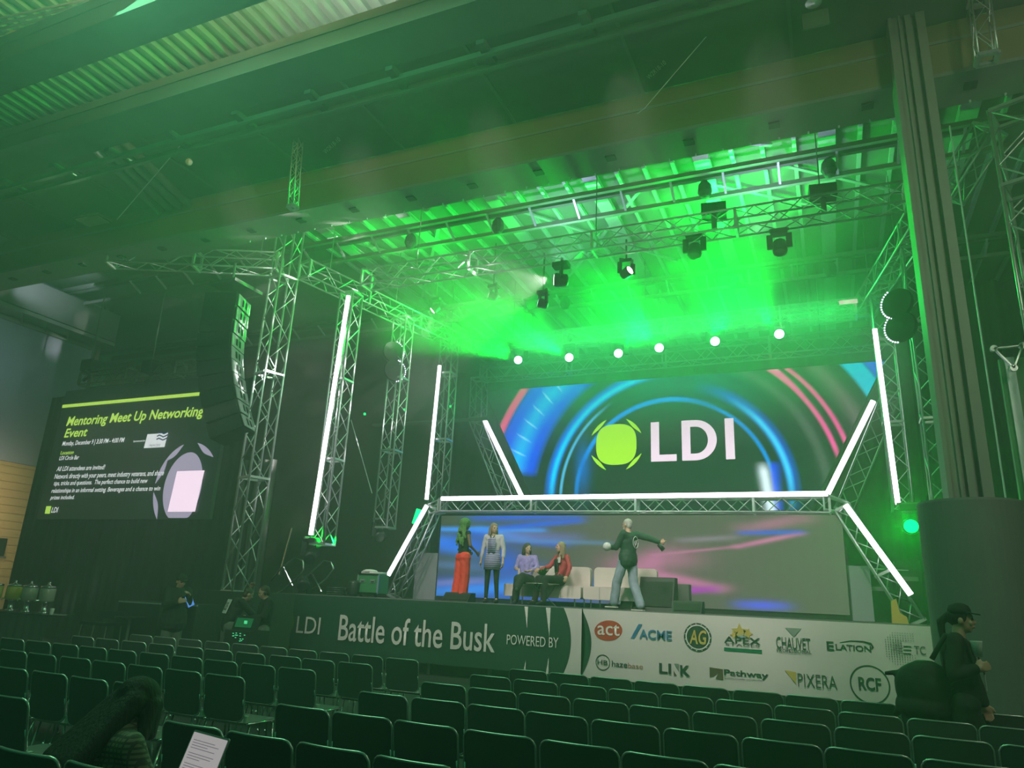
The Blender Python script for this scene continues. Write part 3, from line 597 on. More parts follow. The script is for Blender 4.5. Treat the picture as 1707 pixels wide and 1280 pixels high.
# -------------------------------------------------- painted LED pictures
def lut(P, col, a):                                                # blend helper
    return P*(1-a[..., None])+np.array(col)*a[..., None]
def band(d, lo, hi, soft): return np.clip((d-lo)/soft+.5, 0, 1)*np.clip((hi-d)/soft+.5, 0, 1)
def led_sheet(nm, quad, nx, nz, Y, fn, m, par):
    (ax, az), (bx, bz), (cx, cz), (dx, dz) = quad                   # bottom-left, bottom-right, top-right, top-left
    u, v = np.meshgrid(np.linspace(0, 1, nx+1), np.linspace(0, 1, nz+1), indexing='ij')
    X = (ax*(1-u)+bx*u)*(1-v)+(dx*(1-u)+cx*u)*v; Z = (az*(1-u)+bz*u)*(1-v)+(dz*(1-u)+cz*u)*v
    col = np.clip(fn(X, Z), 0, 4); vs = np.stack([X, np.full_like(X, Y), Z], -1).reshape(-1, 3)
    i, j = np.meshgrid(np.arange(nx), np.arange(nz), indexing='ij'); a = (i*(nz+1)+j).ravel(); fs = np.stack([a, a+nz+1, a+nz+2, a+1], 1)
    me = bpy.data.meshes.new(nm); me.from_pydata(vs.tolist(), [], fs.tolist()); at = me.color_attributes.new('image', 'FLOAT_COLOR', 'POINT')
    at.data.foreach_set('color', np.concatenate([col.reshape(-1, 3), np.ones((len(vs), 1))], 1).ravel()); me.materials.append(m); me.update()
    o = bpy.data.objects.new(nm, me); C.objects.link(o); o.parent = par; o.matrix_parent_inverse = par.matrix_basis.inverted(); return o
up = thing('big_led_screen', 'large upper LED screen with glowing arcs and the three-letter logo', 'screen', (-4.4, YU, 5))
q = [at_y(*p, YU) for p in ((891, 836), (1358, 836), (1475, 601), (808, 653))]
zt, zb = (q[2][2]+q[3][2])/2, (q[0][2]+q[1][2])/2-.6
s_l, s_r = (q[3][0]-q[0][0])/(zt-q[0][2]), (q[2][0]-q[1][0])/(zt-q[1][2])
xl, xr = q[0][0]-s_l*(q[0][2]-zb), q[1][0]-s_r*(q[1][2]-zb)
MB().prism([(xl-.05, zb-.05), (xr+.05, zb-.05), (q[2][0]+.05, zt+.05), (q[3][0]-.05, zt+.05)], (0, YU+.02, 0), (1, 0, 0), (0, 0, 1), (0, .12, 0)).build('cabinet', M['black'], up)
cc = at_y(1119, 826, YU)
def rad(px, py): p = at_y(px, py, YU); return math.hypot(p[0]-cc[0], p[2]-cc[2])
def upper(X, Z):
    dx, dz = X-cc[0], Z-cc[2]; D = np.hypot(dx, dz); A = np.degrees(np.arctan2(dz, dx))     # 0 right, 90 up, 180 left
    P = np.zeros(X.shape+(3,))+np.array((.006, .012, .014))
    ang = lambda lo, hi, s=8.: np.clip((A-lo)/s, 0, 1)*np.clip((hi-A)/s, 0, 1)
    r1 = rad(919, 826); P = lut(P, (.0, .10, .16), .5*np.exp(-((D-r1*.97)/.8)**2)*ang(40, 125, 30))
    left = ang(88, 190, 20)
    P = lut(P, (.0, .16, .85), band(D, r1-.10, r1+.20, .16)*left*.9); P = lut(P, (.0, .62, 1.0), band(D, r1-.07, r1+.07, .10)*left)
    r1b = rad(1320, 828); rt = ang(-10, 78, 20)
    P = lut(P, (.0, .10, .7), band(D, r1b-.06, r1b+.20, .2)*rt*.8); P = lut(P, (.05, .6, 1.0), band(D, r1b-.06, r1b+.08, .1)*ang(-10, 60, 20))
    P = lut(P, (.0, .30, .85), band(D, rad(1278, 762)-.05, rad(1278, 762)+.04, .07)*rt*.9)
    r2 = rad(960, 826); P = lut(P, (.0, .30, .95), band(D, r2-.07, r2+.05, .08)*ang(60, 190, 25))
    r2c = rad(934, 826); P = lut(P, (.1, .6, .95), band(D, r2c-.05, r2c+.03, .06)*ang(120, 190, 15)*.8)
    P = lut(P, (.0, .12, .5), np.exp(-((dx+r2*.93)**2/.05+(dz-.9)**2/.5))*.8)
    ra, rb = rad(906, 715), rad(849, 729); m_ = (ra+rb)/2
    bl = ang(100, 172, 3); P = lut(P, (.0, .07, .85), band(D, ra-.25, rb+.2, .25)*bl); P = lut(P, (.0, .55, .95), band(D, ra+.25, rb-.35, .5)*bl)
    P = P+np.array((.25, .3, .1))*(band(D, ra+.3, rb-.3, .3)*bl*np.maximum(0, np.sin(A*1.1+D*2))**18)[..., None]
    rp = rad(837, 714); P = lut(P, (.85, .06, .24), band(D, rp-.12, rp+.10, .12)*ang(140, 172, 4))
    r3 = rad(1372, 705); P = lut(P, (.95, .07, .38), band(D, r3-.06, r3+.04+np.clip(A-35, 0, 40)*.006, .08)*ang(10, 66, 6))
    P = lut(P, (1, .6, .8), band(D, r3+.06, r3+.13, .06)*ang(45, 66, 12)*.8)
    r4 = rad(1385, 689); P = lut(P, (.85, .05, .33), band(D, r4-.06, r4+.04, .07)*ang(8, 60, 5))
    r5 = rad(1449, 648)-.15; P = lut(P, (.0, .55, .75), band(D, r5, r5+.45, .1)*ang(10, 60, 3)); P = lut(P, (.0, .06, .8), np.clip((D-r5-.42)/.1, 0, 1)*ang(5, 60, 3))
    P = lut(P, (.16, .17, .17), np.exp(-((D-rad(1350, 720))/.14)**2)*rt*.35); P = lut(P, (.20, .13, .16), np.exp(-((D-rad(1424, 690))/.18)**2)*rt*.5)
    P = lut(P, (.0, .04, .85), np.clip((X-at_y(1283, 800, YU)[0])/.1, 0, 1)*np.clip((at_y(1306, 800, YU)[0]-X)/.25, 0, 1)*np.clip((at_y(1268, 768, YU)[2]-Z)/.15, 0, 1))
    e = X-at_y(1276, 800, YU)[0]-.13*np.clip((at_y(1268, 800, YU)[2]-Z), -1, 1); P = lut(P, (.75, .95, 1.0), np.exp(-(e/.14)**2)*np.clip((at_y(1268, 768, YU)[2]-Z)/.3, 0, 1))
    return P
LEDM = attr_glow('led_picture', 1.45)
led_sheet('picture', ((xl, zb), (xr, zb), (q[2][0], zt), (q[3][0], zt)), 420, 190, YU, upper, LEDM, up)
M['led_lime'] = glow('lime_led', (.42, .93, .03), 1.3); M['led_pink'] = glow('pale_pink_led', (.98, .78, .93), 1.3)
M['led_w'] = glow('white_text_led', (.85, .9, .9), 1.0); M['led_limetxt'] = glow('lime_text_led', (.55, .9, .12), 1.0); M['led_lilac'] = glow('lilac_led', (.42, .38, .52), 1.0); M['led_navy'] = glow('navy_led', (.01, .02, .10), 1.0)
YQ = YU-.02
lc = at_y(1027, 740.5, YQ); s1_ = at_y(1061, 740, YQ)[0]-lc[0]
sq = [(lc[0]+s1_*math.copysign(abs(math.cos(R(a)))**.72, math.cos(R(a))), lc[2]+s1_*math.copysign(abs(math.sin(R(a)))**.72, math.sin(R(a)))) for a in range(0, 360, 8)]
flat(sq, 'led_lime', YQ, up, 'logo_disc')
for a in (45, 135, 225, 315):
    o_ = [(lc[0]+1.33*s1_*math.cos(R(a+t)), lc[2]+1.33*s1_*math.sin(R(a+t))) for t in range(-24, 25, 4)]
    i_ = [(lc[0]+(1.33-.17*math.cos(R(t*90/24)))*s1_*math.cos(R(a+t)), lc[2]+(1.33-.17*math.cos(R(t*90/24)))*s1_*math.sin(R(a+t))) for t in range(24, -25, -4)]
    flat(o_+i_, 'led_lime', YQ, up, 'logo_arc')
def rectp(px0, py0, px1, py1): a, b = at_y(px0, py0, YQ), at_y(px1, py1, YQ); return a[0], b[0], a[2], b[2]
z1_, z0_ = at_y(1150, 700.5, YQ)[2], at_y(1150, 767.5, YQ)[2]
x0 = at_y(1085, 737, YQ)[0]; x1 = at_y(1128, 760, YQ)[0]; wv = .25; 
flat([(x0, z1_), (x0+wv, z1_), (x0+wv, z0_+.20), (x1, z0_+.20), (x1, z0_), (x0, z0_)], 'led_pink', YQ, up, 'logo_letter')
xd = at_y(1136.5, 735, YQ)[0]; xd1 = at_y(1195, 735, YQ)[0]; hh = (z1_-z0_)/2; zm = (z1_+z0_)/2; dd = MB(); n = 20
outer = [(xd, z0_)]+[(xd1-hh+hh*math.sin(R(a)), zm-hh*math.cos(R(a))) for a in range(0, 181, 9)]+[(xd, z1_)]
inner = [(xd+wv, z0_+.20)]+[(xd1-hh+(hh-.25)*math.sin(R(a)), zm-(hh-.20)*math.cos(R(a))) for a in range(0, 181, 9)]+[(xd+wv, z1_-.20)]
k = len(outer); dd.v = [(p[0], YQ, p[1]) for p in outer+inner]; dd.f = [(i, (i+1) % k, k+(i+1) % k, k+i) for i in range(k)]; dd.build('logo_letter', M['led_pink'], up)
xi = at_y(1209, 733, YQ)[0]; flat([(xi, z0_), (xi+wv, z0_), (xi+wv, z1_), (xi, z1_)], 'led_pink', YQ, up, 'logo_letter')
# lower screen
lo = thing('low_led_screen', 'wide low LED screen behind the performers with blue and pink streaks', 'screen', (-4.4, YL, 2.7))
a, b, c, d = [at_y(*p, YL) for p in ((727, 990), (1412, 1028), (1408, 860), (727, 858))]
X0, X1, Zt = a[0], (b[0]+c[0])/2, (c[2]+d[2])/2
e0, e1 = at_y(690, 960, YL)[0], at_y(1455, 1000, YL)[0]; ze0, ze1 = at_y(700, 921, YL)[2], at_y(1440, 943, YL)[2]
MB().box(((X0+X1)/2, YL+.1, (SZ+Zt)/2+.05), (X1-X0+.1, .14, Zt-SZ+.1)).build('cabinet', M['black'], lo)
streaks = []
def S(x0, y0, x1, y1, w, col, a=1., f=.3): streaks.append((at_y(x0, y0, YL), at_y(x1, y1, YL), w, col, a, f))
BLU, LB_, PNK, PUR = (.02, .10, .62), (.05, .30, .85), (.50, .16, .32), (.32, .03, .36)
S(730, 882, 900, 884, .06, LB_); S(800, 862, 950, 858, .12, BLU, .8); S(790, 885, 960, 868, .07, BLU, .9); S(800, 890, 930, 905, .10, BLU, .9); S(727, 902, 770, 912, .16, LB_, .95); S(727, 906, 800, 908, .22, BLU, .8)
S(800, 882, 870, 896, .08, LB_, .8); S(830, 892, 950, 896, .12, (.12, .14, .35), .7); S(727, 940, 800, 945, .12, (.08, .15, .32), .7); S(727, 980, 960, 985, .28, BLU, .8); S(730, 986, 860, 978, .12, LB_, .6); S(840, 930, 850, 950, .25, BLU, .7)
S(860, 975, 900, 960, .2, LB_, .4); S(830, 900, 1010, 905, .05, (.10, .22, .40), .6); S(727, 972, 800, 968, .08, (.2, .22, .5), .6)
S(1090, 925, 1230, 911, .03, PNK, .5); S(1230, 911, 1330, 890, .05, PNK, .8); S(1250, 880, 1330, 865, .12, PNK, .45); S(1240, 888, 1330, 887, .05, BLU, .7); S(1070, 940, 1110, 930, .25, PNK, .7); S(1085, 955, 1195, 980, .10, PNK, .75); S(1120, 985, 1185, 982, .07, PUR, 1.); S(1245, 1008, 1295, 1010, .09, (.08, .10, .65), .9)
S(1140, 900, 1220, 896, .06, (.28, .22, .30), .5); S(1060, 950, 1070, 965, .2, PNK, .5)
rs = np.random.RandomState(3)
def lower(X, Z):
    t = (X-X0)/(X1-X0); P = np.zeros(X.shape+(3,))+np.array((.085, .09, .07))
    P = P*(1-.5*np.clip(1-t*2.2, 0, 1))[..., None]; P = P*(1+.05*np.sin(X*25)[..., None]*.4)
    P = lut(P, (.05, .11, .05), np.exp(-((t-.1)/.1)**2)*.4)
    for p0, p1, w, col, a, f in streaks:
        d = p1-p0; L = d[0]**2+d[2]**2; s = ((X-p0[0])*d[0]+(Z-p0[2])*d[2])/L; sc_ = np.clip(s, 0, 1)
        dx = X-p0[0]-sc_*d[0]; dz = Z-p0[2]-sc_*d[2]; m_ = np.exp(-(dx/(w*3))**2-(dz/w)**2)
        P = lut(P, col, m_*a*(.6+.4*np.sin(np.pi*np.clip(sc_*.8+.1, 0, 1))))
    return P
led_sheet('picture', ((X0, SZ+.1), (X1, SZ+.1), (X1, Zt), (X0, Zt)), 360, 90, YL, lower, LEDM, lo)
for xa_, xb_, zz in ((e0, X0-.03, ze0), (X1+.03, e1, ze1)):
    MB().box(((xa_+xb_)/2, YL+.1, (SZ+zz)/2), (xb_-xa_, .14, zz-SZ)).build('side_panel', mat('grey_led_panel', (.20, .21, .23), .6, emit=(.10, .11, .11), es=.35), lo)
# info screen on the left
YI = 14.2
inf = thing('info_screen', 'hanging LED screen at the left announcing a networking event', 'screen', (-18, YI, 5))
a, b = at_y(70, 862, YI), at_y(100, 655, YI); xr_ = -1.045*YI
MB().box(((a[0]+xr_)/2-.1, YI+.08, (a[2]+b[2])/2), (xr_-a[0]+.3, .12, b[2]-a[2]+.1)).build('panel', mat('dark_led_panel', (.03, .045, .045), .5, emit=(.004, .012, .010), es=.5), inf)
LI = lambda s, lm, rm, h, m='led_w', bo=.03, sh=.18: letters(s, lm, rm, h, YI, m, inf, bo, sh)
a0, a1 = at_y(105, 676.5, YI), at_y(333, 658, YI); z = (a0[2]+a1[2])/2; flat([(a0[0], z-.05), (a1[0], z-.05), (a1[0], z+.05), (a0[0], z+.05)], 'led_limetxt', YI-.02, inf, 'title_bar')
LI('Mentoring Meet Up Networking', (113, 701), (340, 692), 21, 'led_limetxt', .045); LI('Event', (109, 722), (147, 720), 15, 'led_limetxt', .045)
LI('Monday, December 9 | 3:30 PM - 4:00 PM', (105, 740), (208, 735), 10, 'led_w', .035); LI('Sponsored by', (223, 736), (243, 735), 4, 'led_w', .03)
LI('Location', (102, 755), (124, 754), 6, 'led_limetxt'); LI('LDI Circle Bar', (100, 764), (133, 762), 7)
LI('All LDI attendees are invited!', (96, 781), (176, 779), 8); LI('Network directly with your peers, meet industry veterans, and share', (92, 795), (274, 790), 11)
LI('tips, tricks and questions.  The perfect chance to build new', (91, 806), (247, 803), 10); LI('relationships in an informal setting. Beverages and a chance to win', (87, 819), (268, 815), 10); LI('prizes included.', (85, 831), (125, 829), 9)
LI('LDI', (87, 850), (98, 850), 9); c = at_y(81, 850, YI); flat([(c[0]-.11, c[2]-.11), (c[0]+.11, c[2]-.11), (c[0]+.11, c[2]+.11), (c[0]-.11, c[2]+.11)], 'led_limetxt', YI-.02, inf, 'logo_mark')
a0, a1, a2 = at_y(243, 735, YI), at_y(277, 734, YI), at_y(260, 723, YI); h = a2[2]-at_y(260, 746, YI)[2]; z = (a0[2]+a1[2])/2
flat([(a0[0], z-h/2), (a1[0], z-h/2), (a1[0]+.04, z+h/2), (a0[0]+.04, z+h/2)], 'led_w', YI-.02, inf, 'sponsor_card'); LI('PRINCESS', (250, 743), (268, 742), 4, 'led_navy', .02, .1)
for k in range(3):
    w_ = MB(); w_.tube([(a0[0]+.45+.08*i-.03*k*0, YI-.025, z+.03+.09*k+.03*math.sin(i*1.5)) for i in range(6)], .018, 5); w_.build('wave_mark', M['led_navy'], inf)
qc = at_y(308, 812, YI)
flat([(qc[0]+.76*math.cos(R(a))*(1 if math.cos(R(a)) < 0 else .8), qc[2]+.95*max(-.86, math.sin(R(a)))) for a in range(0, 360, 8)], 'led_lilac', YI-.012, inf, 'emblem_disc')
for a in (60, 125, 155, 205): 
    o_ = [(qc[0]+1.12*math.cos(R(a+t)), qc[2]+1.22*math.sin(R(a+t))) for t in range(-20, 21, 4)]; i_ = [(qc[0]+(1.12-.16*math.cos(R(t*4.5)))*math.cos(R(a+t)), qc[2]+(1.22-.16*math.cos(R(t*4.5)))*math.sin(R(a+t))) for t in range(20, -21, -4)]
    flat(o_+i_, 'led_lilac', YI-.013, inf, 'emblem_arc')
b0, b1 = at_y(281, 820, YI), at_y(340, 818, YI); zt_, zb_ = at_y(316, 785, YI)[2], at_y(308, 853, YI)[2]
flat([(b0[0]+.12, zb_), (b1[0]-.17, zb_), (b1[0]-.08, zt_), (b0[0]+.2, zt_)], M['led_pink'], YI-.022, inf, 'blank_card')
truss('black truss along the top of the info screen', (-20.9, YI+.1, b[2]+.38), (-14.8, YI+.1, b[2]+.38), .38, pitch=.38, plates=2.0, m='steel_dark', name='screen_truss')
for px, py in ((150, 610), (252, 612)):
    c = at_y(px, py, YI); t = thing('hoist_motor', 'dark hoist and cable bundle on the screen truss, %s' % ('left one' if px < 200 else 'boxy right one'), 'hoist', tuple(c))
    MB().box((c[0], YI, c[2]), (.45, .3, .35)).build('body', M['black'], t); MB().tube([(c[0], YI, c[2]+.1), (c[0]-.05, YI, c[2]+2.4)], .02, 6).build('chain', M['steel_dark'], t)
    MB().tube([(c[0]+.25*math.sin(k), YI-.1, c[2]-.5+.1*k) for k in range(7)], .05, 6).build('cable', M['black'], t, True)
# -------------------------------------------------- line array
la = thing('line_array', 'curved black line array of ten speaker boxes left of the tower', 'speaker', (-13.0, 11.6, 8))
ypos = 11.5
pts = [at_y(*p, ypos) for p in ((382, 505), (379, 530), (377, 553), (376, 577), (376, 599), (379, 622), (382, 645), (386, 664), (391, 681), (397, 697))]
pts = [at_y(*p, ypos) for p in ((374, 493), (373, 516), (371, 540), (370, 562), (370, 584), (371, 607), (374, 630), (379, 652), (385, 672), (392, 690), (400, 706))]
xa0 = at_y(335, 560, ypos)[0]; xa1 = at_y(409, 560, ypos)[0]
spk = MB().box((0, .12, 0), (.80, .74, .325)).mesh('speaker_box', M['black']); grl = MB().box((0, 0, 0), (.70, .02, .29)).mesh('grille', mat('speaker_grille', (.40, .44, .44), .5, noise=.1, scale=60)); prt = MB().box((0, 0, 0), (.08, .015, .15)).mesh('port', M['black'])
for k in range(10):
    z = H0 = at_y(374, 493, ypos)[2]-.17-k*.325; th = R(2+ max(0, k-2)*3.2); yoff = -.0+.04*max(0, k-3)**1.6*.35
    mw = Matrix.Translation(((xa0+xa1)/2-.08+.033*max(0, k-3)**1.5, ypos+.2+yoff, z))@Matrix.Rotation(R(112), 4, 'Z')@Matrix.Rotation(-th, 4, 'X')
    b_ = inst('speaker_box', spk, mw, la); g_ = bpy.data.objects.new('grille', grl); C.objects.link(g_); g_.parent = b_; g_.location = (.0, -.285, 0)
    for sx in (-.09, .09): p_ = bpy.data.objects.new('port', prt); C.objects.link(p_); p_.parent = g_; p_.location = (sx, -.014, 0)
MB().box(((xa0+xa1)/2-.05, ypos+.2, at_y(374, 480, ypos)[2]+.05), (.8, .9, .08)).build('bumper_frame', M['steel_dark'], la)
MB().tube([((xa0+xa1)/2-.1, ypos+.1, at_y(374, 480, ypos)[2]), ((xa0+xa1)/2-.1, ypos+.1, ZT-.2)], .03, 6).build('chain', M['steel_dark'], la)
# -------------------------------------------------- moving lights
def moving_light(label, c, aim, lens='lamp_face', s=1., group=None, hang=1, pole=0.):
    t = thing('moving_light', label, 'stage light', tuple(c), group=group); c = Vector(c); v = (Vector(aim)-c).normalized()
    m3 = Vector((0, 0, 1)).rotation_difference(v).to_matrix(); ax = m3@Vector((1, 0, 0)); ax.z = 0; ax = ax.normalized() if ax.length > .1 else Vector((1, 0, 0))
    MB().lathe(c-v*.16*s, [(.06*s, 0), (.13*s, .03*s), (.145*s, .18*s), (.15*s, .26*s), (.14*s, .30*s)], 16, axis=v).build('head', M['black_sh'], t, True)
    MB().lathe(c+v*.135*s, [(.125*s, 0), (.11*s, .012*s), (.01, .018*s)], 16, axis=v).build('lens', M[lens], t)
    up_ = Vector((0, 0, hang))
    MB().box(c+up_*.34*s, (.34*s, .22*s, .10*s)).build('base', M['black'], t)
    for sg in (-1, 1): MB().bar(c+ax*sg*.19*s-up_*.02, c+ax*sg*.19*s+up_*.30*s, .05*s, .12*s, up=tuple(ax)).build('yoke_arm', M['black'], t)
    MB().bar(c+up_*.40*s+ax*-.2*s, c+up_*.40*s+ax*.2*s, .05*s, .05*s).build('clamp_bar', M['steel_dark'], t)
    if pole: MB().tube([c+up_*.4*s, c+up_*(.4*s+pole)], .024, 6).build('drop_pipe', M['steel_dark'], t)
    return t
HEADS = []
ordn = ['leftmost', 'second from the left', 'third from the left', 'fourth from the left', 'fifth from the left', 'rightmost']
for k, p in enumerate(((865, 601), (950, 597), (1032, 590), (1100, 581), (1193, 570), (1300, 558))):
    c = at_y(*p, 18.9); HEADS.append(c)
    moving_light('lit green-white moving light under the rear overhead truss, %s of six' % ordn[k], c, (c[0]*.4-1.2, 4, 5.5), 'lamp_face', 1.05, 'moving lights under the rear overhead truss', pole=.12)
WH = at_y(935, 467, 13.1)
moving_light('bright white moving light with a fan beam under the front overhead truss', WH, WH+Vector((-3, -1, .1)), 'lamp_white', 1.0)
for p, Y, pl, lens, lab in (((905, 506), 14.6, 1.0, 'lamp_face', 'small moving light hanging low, right below the bright white one'), ((822, 494), 15.5, 1.2, 'lamp_white', 'small tilted moving light left of the bright white one'),
                  ((726, 514), 16.5, 1.0, 'lamp_white', 'small moving light over the left wing truss, shining down'), ((1044, 455), 14.3, .5, 'lamp_white', 'small moving light right of the bright white one, shining up right')):
    c = at_y(*p, Y); moving_light(lab, c, c+np.array((-1.5 if p[0] != 1044 else 1.2, -.6, -1.4 if p[0] == 726 else .4)), lens, .8, pole=pl)
for p, lab in (((1190, 352), 'dark boxy floodlight standing on the front overhead truss'), ((1371, 322), 'dark moving light clamped on top of the front overhead truss')):
    c = at_y(*p, 13.75); t = thing('floodlight', lab, 'stage light', tuple(c)); MB().box(c, (.50, .30, .26), .1).build('body', M['black'], t)
    MB().box(c+np.array((-.05, -.16, -.1)), (.36, .03, .12)).build('lens', M['black_sh'], t); MB().bar(c-np.array((0, 0, .1)), c-np.array((0, 0, .42)), .10, .10).build('bracket', M['steel_dark'], t)
for p, lab in (((1300, 412), 'tall dark moving light hanging from the front truss, nearest the column'), ((1158, 418), 'dark moving light hanging from the middle of the front truss')):
    c = at_y(*p, 13.8); moving_light(lab, c, c+np.array((0, -.3, -1)), 'black_sh', .95)
c = at_y(1414, 503, 18.6); tag(MB().box(c, (.42, .05, .09)).build('pink_strip_light', M['lamp_pink']), 'small pink strip light near the right end of the rear truss', 'light')
for p, Y, lab in (((516, 926), 13.9, 'dark moving light under the longest left tube light'), ((632, 892), 15.9, 'dark moving light under the middle left upright truss'), ((505, 972), 14.3, 'dark moving light on the stage floor beside the bent tube frames')):
    c = at_y(*p, Y); moving_light(lab, c, c+np.array((.5, -.5, -.4)), 'black_sh', 1.0, hang=1 if p[1] < 950 else -1)
c = at_y(1519, 877, 15.0); moving_light('glowing green moving light beside the column drum', c, c+np.array((-.1, -1, -.1)), 'lamp_green', 1.0)
GL = c
for p, Y, lab in (((674, 683), 17.0, 'tiny green light between the upright trusses on the left, brightest'), ((608, 690), 17.0, 'tiny green light left of the brightest tiny one'), ((751, 677), 18, 'tiny green light right of the upright trusses')):
    c = at_y(*p, Y); tag(MB().ball(c, .035, 8, 6).build('pin_light', M['lamp_green']), lab, 'light')
c = at_y(695, 861, 15.8); tag(MB().tube([c+np.array((.05, 0, .18)), c-np.array((.05, 0, .18))], .07, 8).build('green_bar_light', M['lamp_green']), 'short bright green light at the left corner of the truss beam', 'light')
def round_fixture(label, c, r, face, a0, a1):
    t = thing('round_light', label, 'stage light', tuple(c)); c = Vector(c); f = Vector(face).normalized()
    MB().lathe(c, [(r*.3, .1), (r*.95, .06), (r, 0), (r*.95, -.05), (r*.2, -.06)], 28, axis=f).build('dish', M['black'], t)
    sd = f.cross(Vector((0, 0, 1))).normalized(); dm = MB().ball((0, 0, 0), .020, 6, 4).mesh('led_dot', M['dot'])
    for k in range(15):
        a = R(a0+(a1-a0)*k/14); inst('led_dot', dm, Matrix.Translation(c+f*.05+(sd*math.cos(a)+Vector((0, 0, 1))*math.sin(a))*r*1.03), t)
    return t
for p, Y, lab in (((655, 587), 15.7, 'upper round light with a white dotted rim, left upright truss'), ((657, 618), 15.7, 'lower round light with a white dotted rim, left upright truss')):
    round_fixture(lab, at_y(*p, Y), .30, (.8, -.6, 0), -75+180, 75+180)
for p, Y, lab in (((1497, 506), 15.5, 'upper round light with a dotted rim beside the fluted column'), ((1503, 545), 15.5, 'lower round light with a dotted rim beside the fluted column')):
    round_fixture(lab, at_y(*p, Y), .32, (-.55, -.8, 0), -75, 60)
# -------------------------------------------------- stage props
def sofa(label, px0, px1, Y):
    x0, x1 = at_y(px0, 980, Y)[0], at_y(px1, 980, Y)[0]; w = x1-x0; z0 = SZ
    t = thing('sofa', label, 'sofa', ((x0+x1)/2, Y, z0)); 
    def cushion(nm, c, d, r=.05):
        poly = rrect(d[0], d[2], r); MB().prism(poly, (c[0], c[1]-d[1]/2, c[2]), (1, 0, 0), (0, 0, 1), (0, d[1], 0)).build(nm, M['cream'], t)
    n = 1
    cushion('seat', ((x0+x1)/2, Y+.0, z0+.30), (w, .72, .26), .04)
    for k in range(n): cushion('back_cushion', (x0+w*(k+.5)/n, Y+.42, z0+.62), (w/n-.03, .16, .46), .09)
    for sx in (x0+.15, x1-.15):
        for yy in (Y-.3, Y+.35): MB().tube([(sx, yy, z0), (sx, yy, z0+.18)], .018, 8).build('leg', M['chrome'], t)
    for k in range(1, 4): MB().box((x0+w*k/4, Y-.361, z0+.30), (.006, .004, .24)).build('seam', M['grey_cloth'], t)
    return t
sofa('white sofa with two women seated on it, left one', 851, 977, 15.25); sofa('white sofa behind the pointing man, right one', 981, 1090, 15.2)
# side table with plant
tc_ = at_y(905, 972, 14.75); t = thing('side_table', 'glass side table with crossed wire legs in front of the seated women', 'table', (tc_[0], 14.75, SZ))
zt2 = tc_[2]-.02; MB().lathe((tc_[0], 14.75, zt2), [(.36, 0), (.36, .012)], 28).build('table_top', M['glass'], t)
for k in range(3):
    a = R(k*120+20)
    for sg in (-1, 1): MB().tube([(tc_[0]+.33*math.cos(a+sg*.5), 14.75+.33*math.sin(a+sg*.5), SZ), (tc_[0]+.3*math.cos(a+2.4*sg), 14.75+.3*math.sin(a+2.4*sg), zt2)], .010, 6).build('leg', M['steel_dark'], t)
t = thing('potted_plant', 'small leafy plant in a round glass vase on the side table', 'plant', (tc_[0]-.0, 14.75, zt2))
vx = tc_[0]-.0; MB().lathe((vx, 14.75, zt2+.013), [(.05, 0), (.10, .05), (.10, .11), (.06, .15), (.055, .155)], 18).build('vase', M['paper'], t, True)
lf = MB(); random.seed(3)
for k in range(38):
    a, e = random.uniform(0, 6.28), random.uniform(.3, 1.4); d = Vector((math.cos(a)*math.cos(e), math.sin(a)*math.cos(e), math.sin(e)))*random.uniform(.10, .24); b = Vector((vx, 14.75, zt2+.15)); sd = d.cross(Vector((0, 0, 1))).normalized()*.03
    lf.add([b, b+d*.6+sd, b+d, b+d*.6-sd], [(0, 1, 2, 3)])
tag(lf.build('leaves', M['leaf'], t), kind='stuff')
def wedge(nm, label, px0, px1, pyb, h, Y, dep=.5, slope=.45, cat='speaker'):
    x0, x1 = at_y(px0, pyb, Y)[0], at_y(px1, pyb, Y)[0]; z0 = SZ; t = thing(nm, label, cat, ((x0+x1)/2, Y, z0))
    MB().prism([(0, 0), (dep, 0), (dep*.95, h), (dep*slope, h)], (x0, Y-dep/2, z0), (0, 1, 0), (0, 0, 1), (x1-x0, 0, 0)).build('cabinet', M['black'], t)
    MB().box(((x0+x1)/2, Y-dep/2+dep*slope/2-.015, z0+h/2), (x1-x0-.06, .01, h*.8), M3=Matrix.Rotation(-math.atan2(dep*slope, h), 3, 'X')).build('grille', M['cloth_black'], t); return t
wedge('floor_monitor', 'black floor monitor at the feet of the woman in red trousers', 743, 786, 998, .19, 14.3, .4)
wedge('floor_monitor', 'small black floor monitor between the feet of the pointing man', 1036, 1056, 1012, .20, 14.95, .35)
wedge('floor_monitor', 'low black floor monitor near the white banner, right of the big wedge', 1124, 1172, 1018, .22, 14.3, .45)
wedge('wedge_speaker', 'big black slanted speaker right of the pointing man', 1068, 1126, 1014, .66, 14.95, .6, .5)
x = at_y(1136, 1000, 15.6); tag(MB().box((x[0], 15.6, SZ+.28), (.36, .3, .55)).build('grey_box', M['grey_cloth']), 'small grey box behind the low floor monitor', 'box')
